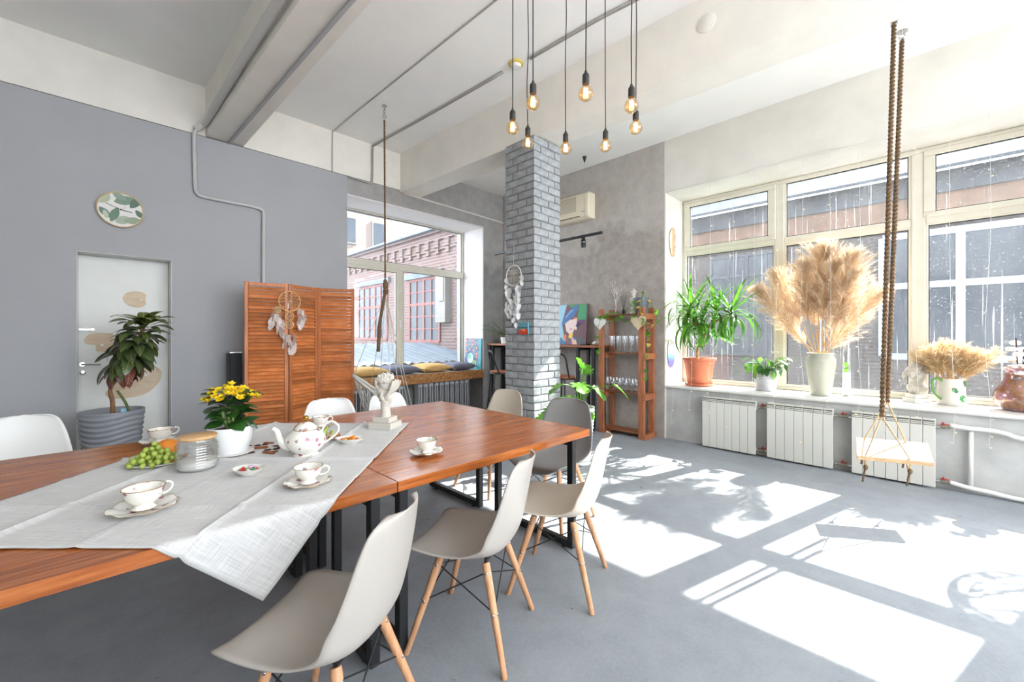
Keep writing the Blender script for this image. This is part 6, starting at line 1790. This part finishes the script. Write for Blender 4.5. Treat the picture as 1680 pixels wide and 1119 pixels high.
M['cottonboll'] = plain('cotton_boll', (240, 236, 230), .95, bmp=.5, bscale=60)
for k, (dy, dx, h) in enumerate(((.03, 0, .66), (-.05, .04, .60), (-.01, -.06, .56))):
    t = thing('cotton_branch', 'brown twig with white cotton bolls in the iridescent vase', 'dried branch', (5.92, -.585, SZ), 0, 'cotton branches in the vase')
    P = smooth_path([(dx * .3, dy * .3, .05), (dx * .6, dy * .6, .35), (dx, dy, h)], 5)
    MB().tube(P, .005, 6).build('twig', plain('dark_twig', (84, 54, 46), .8), t, 180)
    for q in range(5):
        c = P[-1 - q * 2] if q * 2 < len(P) - 1 else P[2]
        az = q * 2.2 + k
        cc = Vector((dx, dy, h - .05 - q * .055)) + Vector((cos(az), sin(az), 0)) * .035
        bb = MB()
        for j in range(4): bb.ball(tuple(cc + Vector((cos(j * 1.57), sin(j * 1.57), .3)) * .016), (.022, .022, .02), 9, 6)
        bb.build('boll', M['cottonboll'], t, 180)

# ------------------------------------------------------------------ white radiators, valves and pipes
M['radwhite'] = plain('white_radiator_enamel', (208, 206, 198), .4)
M['valve'] = plain('red_valve_lever', (170, 40, 34), .5)
def radiator(y0, y1, label):
    n = 7; w = (y1 - y0) / n
    t = thing('panel_radiator', label, 'radiator', (5.52, (y0 + y1) / 2, .02))
    s_ = MB().cbox(-.055, -.047, -w / 2 + .0015, w / 2 - .0015, .0, .565, .003).cbox(-.047, .045, -w * .12, w * .12, .02, .60, .004).cbox(-.02, .045, -w / 2 + .004, w / 2 - .004, .03, .07, .004).cbox(-.02, .045, -w / 2 + .004, w / 2 - .004, .52, .56, .004)
    # slotted top grille: three short lips with dark gaps
    for k in range(3):
        s_.cbox(-.055 + .003 * k, -.02, -w / 2 + .004, w / 2 - .004, .572 + k * .016, .582 + k * .016, .002)
    s_.cbox(-.052, .0, -w / 2 + .001, -w / 2 + .007, .56, .615, .002)
    s_.cbox(-.056, .05, -w / 2 + .002, w / 2 - .002, .612, .622, .003)
    me = s_.mesh('section', M['radwhite'], 30)
    MB().box(-.0505, -.048, -(y1 - y0) / 2 + .004, (y1 - y0) / 2 - .004, .566, .612).build('slot_shadow_plate', plain('slot_shade_paint', (96, 94, 88), .7), t, 0)  # dark strip painted in for the shade inside the slots
    for k in range(n): put(me, 'section', t, (0, -(y1 - y0) / 2 + w * (k + .5), 0))
    for z in (.05, .55):
        for s in (-1, 1):
            MB().tube([(0, s * (y1 - y0) / 2, z), (0, s * ((y1 - y0) / 2 + .03), z)], .012, 8).build('end_plug', M['chrome'], t, 60)
radiator(1.435, 2.046, 'white radiator under the dracaena, leftmost of three')
radiator(.714, 1.325, 'white radiator in the middle, under the pothos and vase')
radiator(-.04, .564, 'white radiator behind the wooden swing, rightmost of three')
def valve(y, z, label):
    t = thing('radiator_valve', label, 'valve', (5.525, y, z))
    MB().tube([(0, -.045, 0), (0, .045, 0)], .014, 10).lathe([(.02, -.012), (.02, .012)], 8, mtx=RXm).build('body', plain('dull_brass', (150, 142, 128), .4, metal=.8), t, 40)
    MB().cbox(-.006, .006, -.035, .02, .02, .03, .002).tube([(0, 0, .01), (0, 0, .045)], .007, 6).build('lever', M['valve'], t, 40)
for y, z, lab in ((1.38, .575, 'red lever valve at the top between left and middle radiators'), (1.38, .07, 'red lever valve low between left and middle radiators'), (.64, .575, 'red lever valve at the top between middle and right radiators'),
                  (.64, .07, 'red lever valve low between middle and right radiators'), (-.09, .575, 'red lever valve at the top right of the right radiator'), (-.09, .07, 'red lever valve low right of the right radiator')):
    valve(y, z, lab)
wp = thing('heating_pipes', 'white heating pipes along the wall under the right end of sill', 'pipe', (5.55, -.5, 0))
M['lagging'] = plain('white_pipe_foam', (226, 224, 220), .8, bmp=.3, bscale=30)
MB().tube(smooth_path([(5.53, -.13, .595), (5.53, -.24, .585), (5.54, -.38, .585), (5.54, -.47, .57), (5.54, -.62, .54), (5.54, -1.4, .54)], 5), .02, 10).build('flow_pipe', M['lagging'], wp, 180, world=True)
MB().tube(smooth_path([(5.53, -.13, .075), (5.53, -.24, .055), (5.535, -.38, .045), (5.535, -.46, .035), (5.53, -.6, .03), (5.53, -1.4, .03)], 5), .02, 10).build('return_pipe', M['lagging'], wp, 180, world=True)
MB().tube([(5.555, -.262, .58), (5.555, -.26, .06)], .018, 10).build('riser', M['lagging'], wp, 180, world=True)
for yy, lab in ((1.38, 'grey recessed wall strip between left and middle radiators'), (.64, 'grey recessed wall strip between middle and right radiators')):
    pass

# ------------------------------------------------------------------ wooden swing
sw = thing('wooden_swing', 'wooden plank swing hanging on twisted hemp ropes before the window', 'swing', (4.44, .20, .45))
sd1, sd2 = Vector((.26, -.425, -.018)), Vector((.30, .035, .085))      # long side, short side
C0 = Vector((4.19, .40, .452))
def sp(u, v, z=0): return C0 + sd1 * u + sd2 * v + Vector((0, 0, z))
mb = MB(); v8 = [sp(u, v, z) for z in (0, .032) for u, v in ((0, 0), (1, 0), (1, 1), (0, 1))]
mb.add(v8, [(0, 3, 2, 1), (4, 5, 6, 7), (0, 1, 5, 4), (1, 2, 6, 5), (2, 3, 7, 6), (3, 0, 4, 7)])
mb.v = list(mb.v)
so = mb.build('seat_plank', M['palewood'], sw, 0, world=True)
bv = so.modifiers.new('rounded', 'BEVEL'); bv.width = .004; bv.segments = 2
J1, J2 = Vector((4.31, .26, .79)), Vector((4.62, .245, .87))
H1, H2 = Vector((4.79, .212, 4.06)), Vector((5.036, .171, 4.02))
for J, Hh, v in ((J1, H1, .06), (J2, H2, .94)):
    rope(Hh, J, .017, 46, 276).build('hemp_rope', M['hemp'], sw, 180, world=True)
    for u in (.12, .70):
        e = sp(u, v, -.05)
        MB().tube([J, sp(u, v, .03), e], .006, 6).build('thin_rope', plain('pale_cord', (196, 166, 126), .9), sw, 180, world=True)
        MB().ball(tuple(e + Vector((0, 0, -.012))), (.016, .016, .022), 10, 7).build('knot', M['hemp'], sw, 180, world=True)
        rope(e, e + Vector((.01, .02, -.13)), .007, 3, 18).build('rope_tail', M['hemp'], sw, 180, world=True)
mb = MB()
for u in (.12, .7): mb.tube(smooth_path([sp(u, .06, -.05), sp(u, .5, -.11), sp(u, .94, -.05)], 5), .006, 6)
mb.build('under_cord', plain('pale_cord', (196, 166, 126), .9), sw, 180, world=True)
for Hh in (H1, H2):
    top = Vector((Hh.x, Hh.y, 4.10)); hk = MB()
    hk.lathe([(0, 0), (.04, 0), (.04, -.008), (0, -.008)], 20, tuple(top)).tube([top, top + Vector((0, 0, -.03))], .006, 6)
    hk.tube(circ(top + Vector((0, 0, -.045)), .02, 18, 'x'), .005, 6, True)
    hk.build('eye_bolt', M['chrome'], sw, 60, world=True)
MB().tube([Vector((H2.x, H2.y, 4.045)) + q for q in (Vector((.0, .012, 0)), Vector((0, .014, -.06)), Vector((0, 0, -.09)), Vector((0, -.014, -.06)), Vector((0, -.012, 0)))], .005, 6, True).build('carabiner', M['chrome'], sw, 180, world=True)

# ------------------------------------------------------------------ string-light curtain in the big window
fl_ = thing('string_lights', 'curtain of thin white string lights hanging across the big window', 'string lights', (5.56, .7, 3.4))
M['wire'] = plain('clear_white_wire', (222, 222, 220), .4)
M['led'] = emit('warm_led', (255, 206, 140), .9)
r3 = random.Random(64)
ys = [2.42, 2.20, 1.98, 1.72, 1.48, 1.24, 1.0, .76, .52, .30, .09, -.13, -.37, -.62, -.86]
top = []
for y in [2.60] + ys + [-1.1]: top.append((XR - .004, y, 3.395 + r3.uniform(-.012, .02)))
MB().tube(smooth_path(top, 3), .002, 5).build('lead_wire', M['wire'], fl_, 180, world=True)
lm2 = MB().ball((0, 0, 0), (.0032, .007, .0032), 7, 5).mesh('led', M['led'], 180)
lm3 = MB().ball((0, 0, 0), (.0025, .016, .0025), 6, 4).mesh('led_tube', M['wire'], 180)
for i, y in enumerate(ys):
    zb = r3.choice((.25, .45, .62, .30))
    P = [Vector((XR - .004, y, 3.39)), Vector((XR - .02, y + r3.uniform(-.02, .02), 2.4)), Vector((XR - .05, y + r3.uniform(-.03, .03), 1.4)), Vector((XR - .065, y + r3.uniform(-.03, .03), .80)), Vector((XR - .115, y + r3.uniform(-.03, .03), zb))]
    P = smooth_path(P, 8)
    st = MB().tube(P, .0012, 4).build('light_strand', M['wire'], fl_, 180, world=True)
    for k in range(2, len(P), 3):
        q = P[k] - Vector(fl_.location)
        on_ = r3.random() < .5
        o = put(lm2 if on_ else lm3, 'led', st, tuple(q + Vector((0, r3.choice((-.012, .012)), 0)))); o.rotation_euler = (r3.uniform(-.6, .6), 0, 0)

# ------------------------------------------------------------------ unseen wicker ball, added right of the frame to cast a lattice shadow
rc = thing('shadow_wicker_ball', 'open woven wicker ball added out of view to cast a lattice shadow', 'decoration', (5.80, -1.0, 1.70))
M['rattan'] = plain('brown_rattan', (110, 78, 54), .7)
r4 = random.Random(2)
for k in range(26):
    ax_ = Vector((r4.gauss(0, 1), r4.gauss(0, 1), r4.gauss(0, 1))).normalized(); u_ = ax_.orthogonal().normalized(); w_ = ax_.cross(u_)
    off = r4.uniform(-.16, .16); rr_ = sqrt(.30 ** 2 - off * off)
    MB().tube([Vector((0, 0, .30)) + ax_ * off + (u_ * cos(t) + w_ * sin(t)) * rr_ for t in [2 * pi * i / 40 for i in range(40)]], .008, 5, True).build('cane', M['rattan'], rc, 180)
MB().tube([(0, 0, .6), (0, 0, 1.68)], .003, 5).build('cord', M['black'], rc, 0)
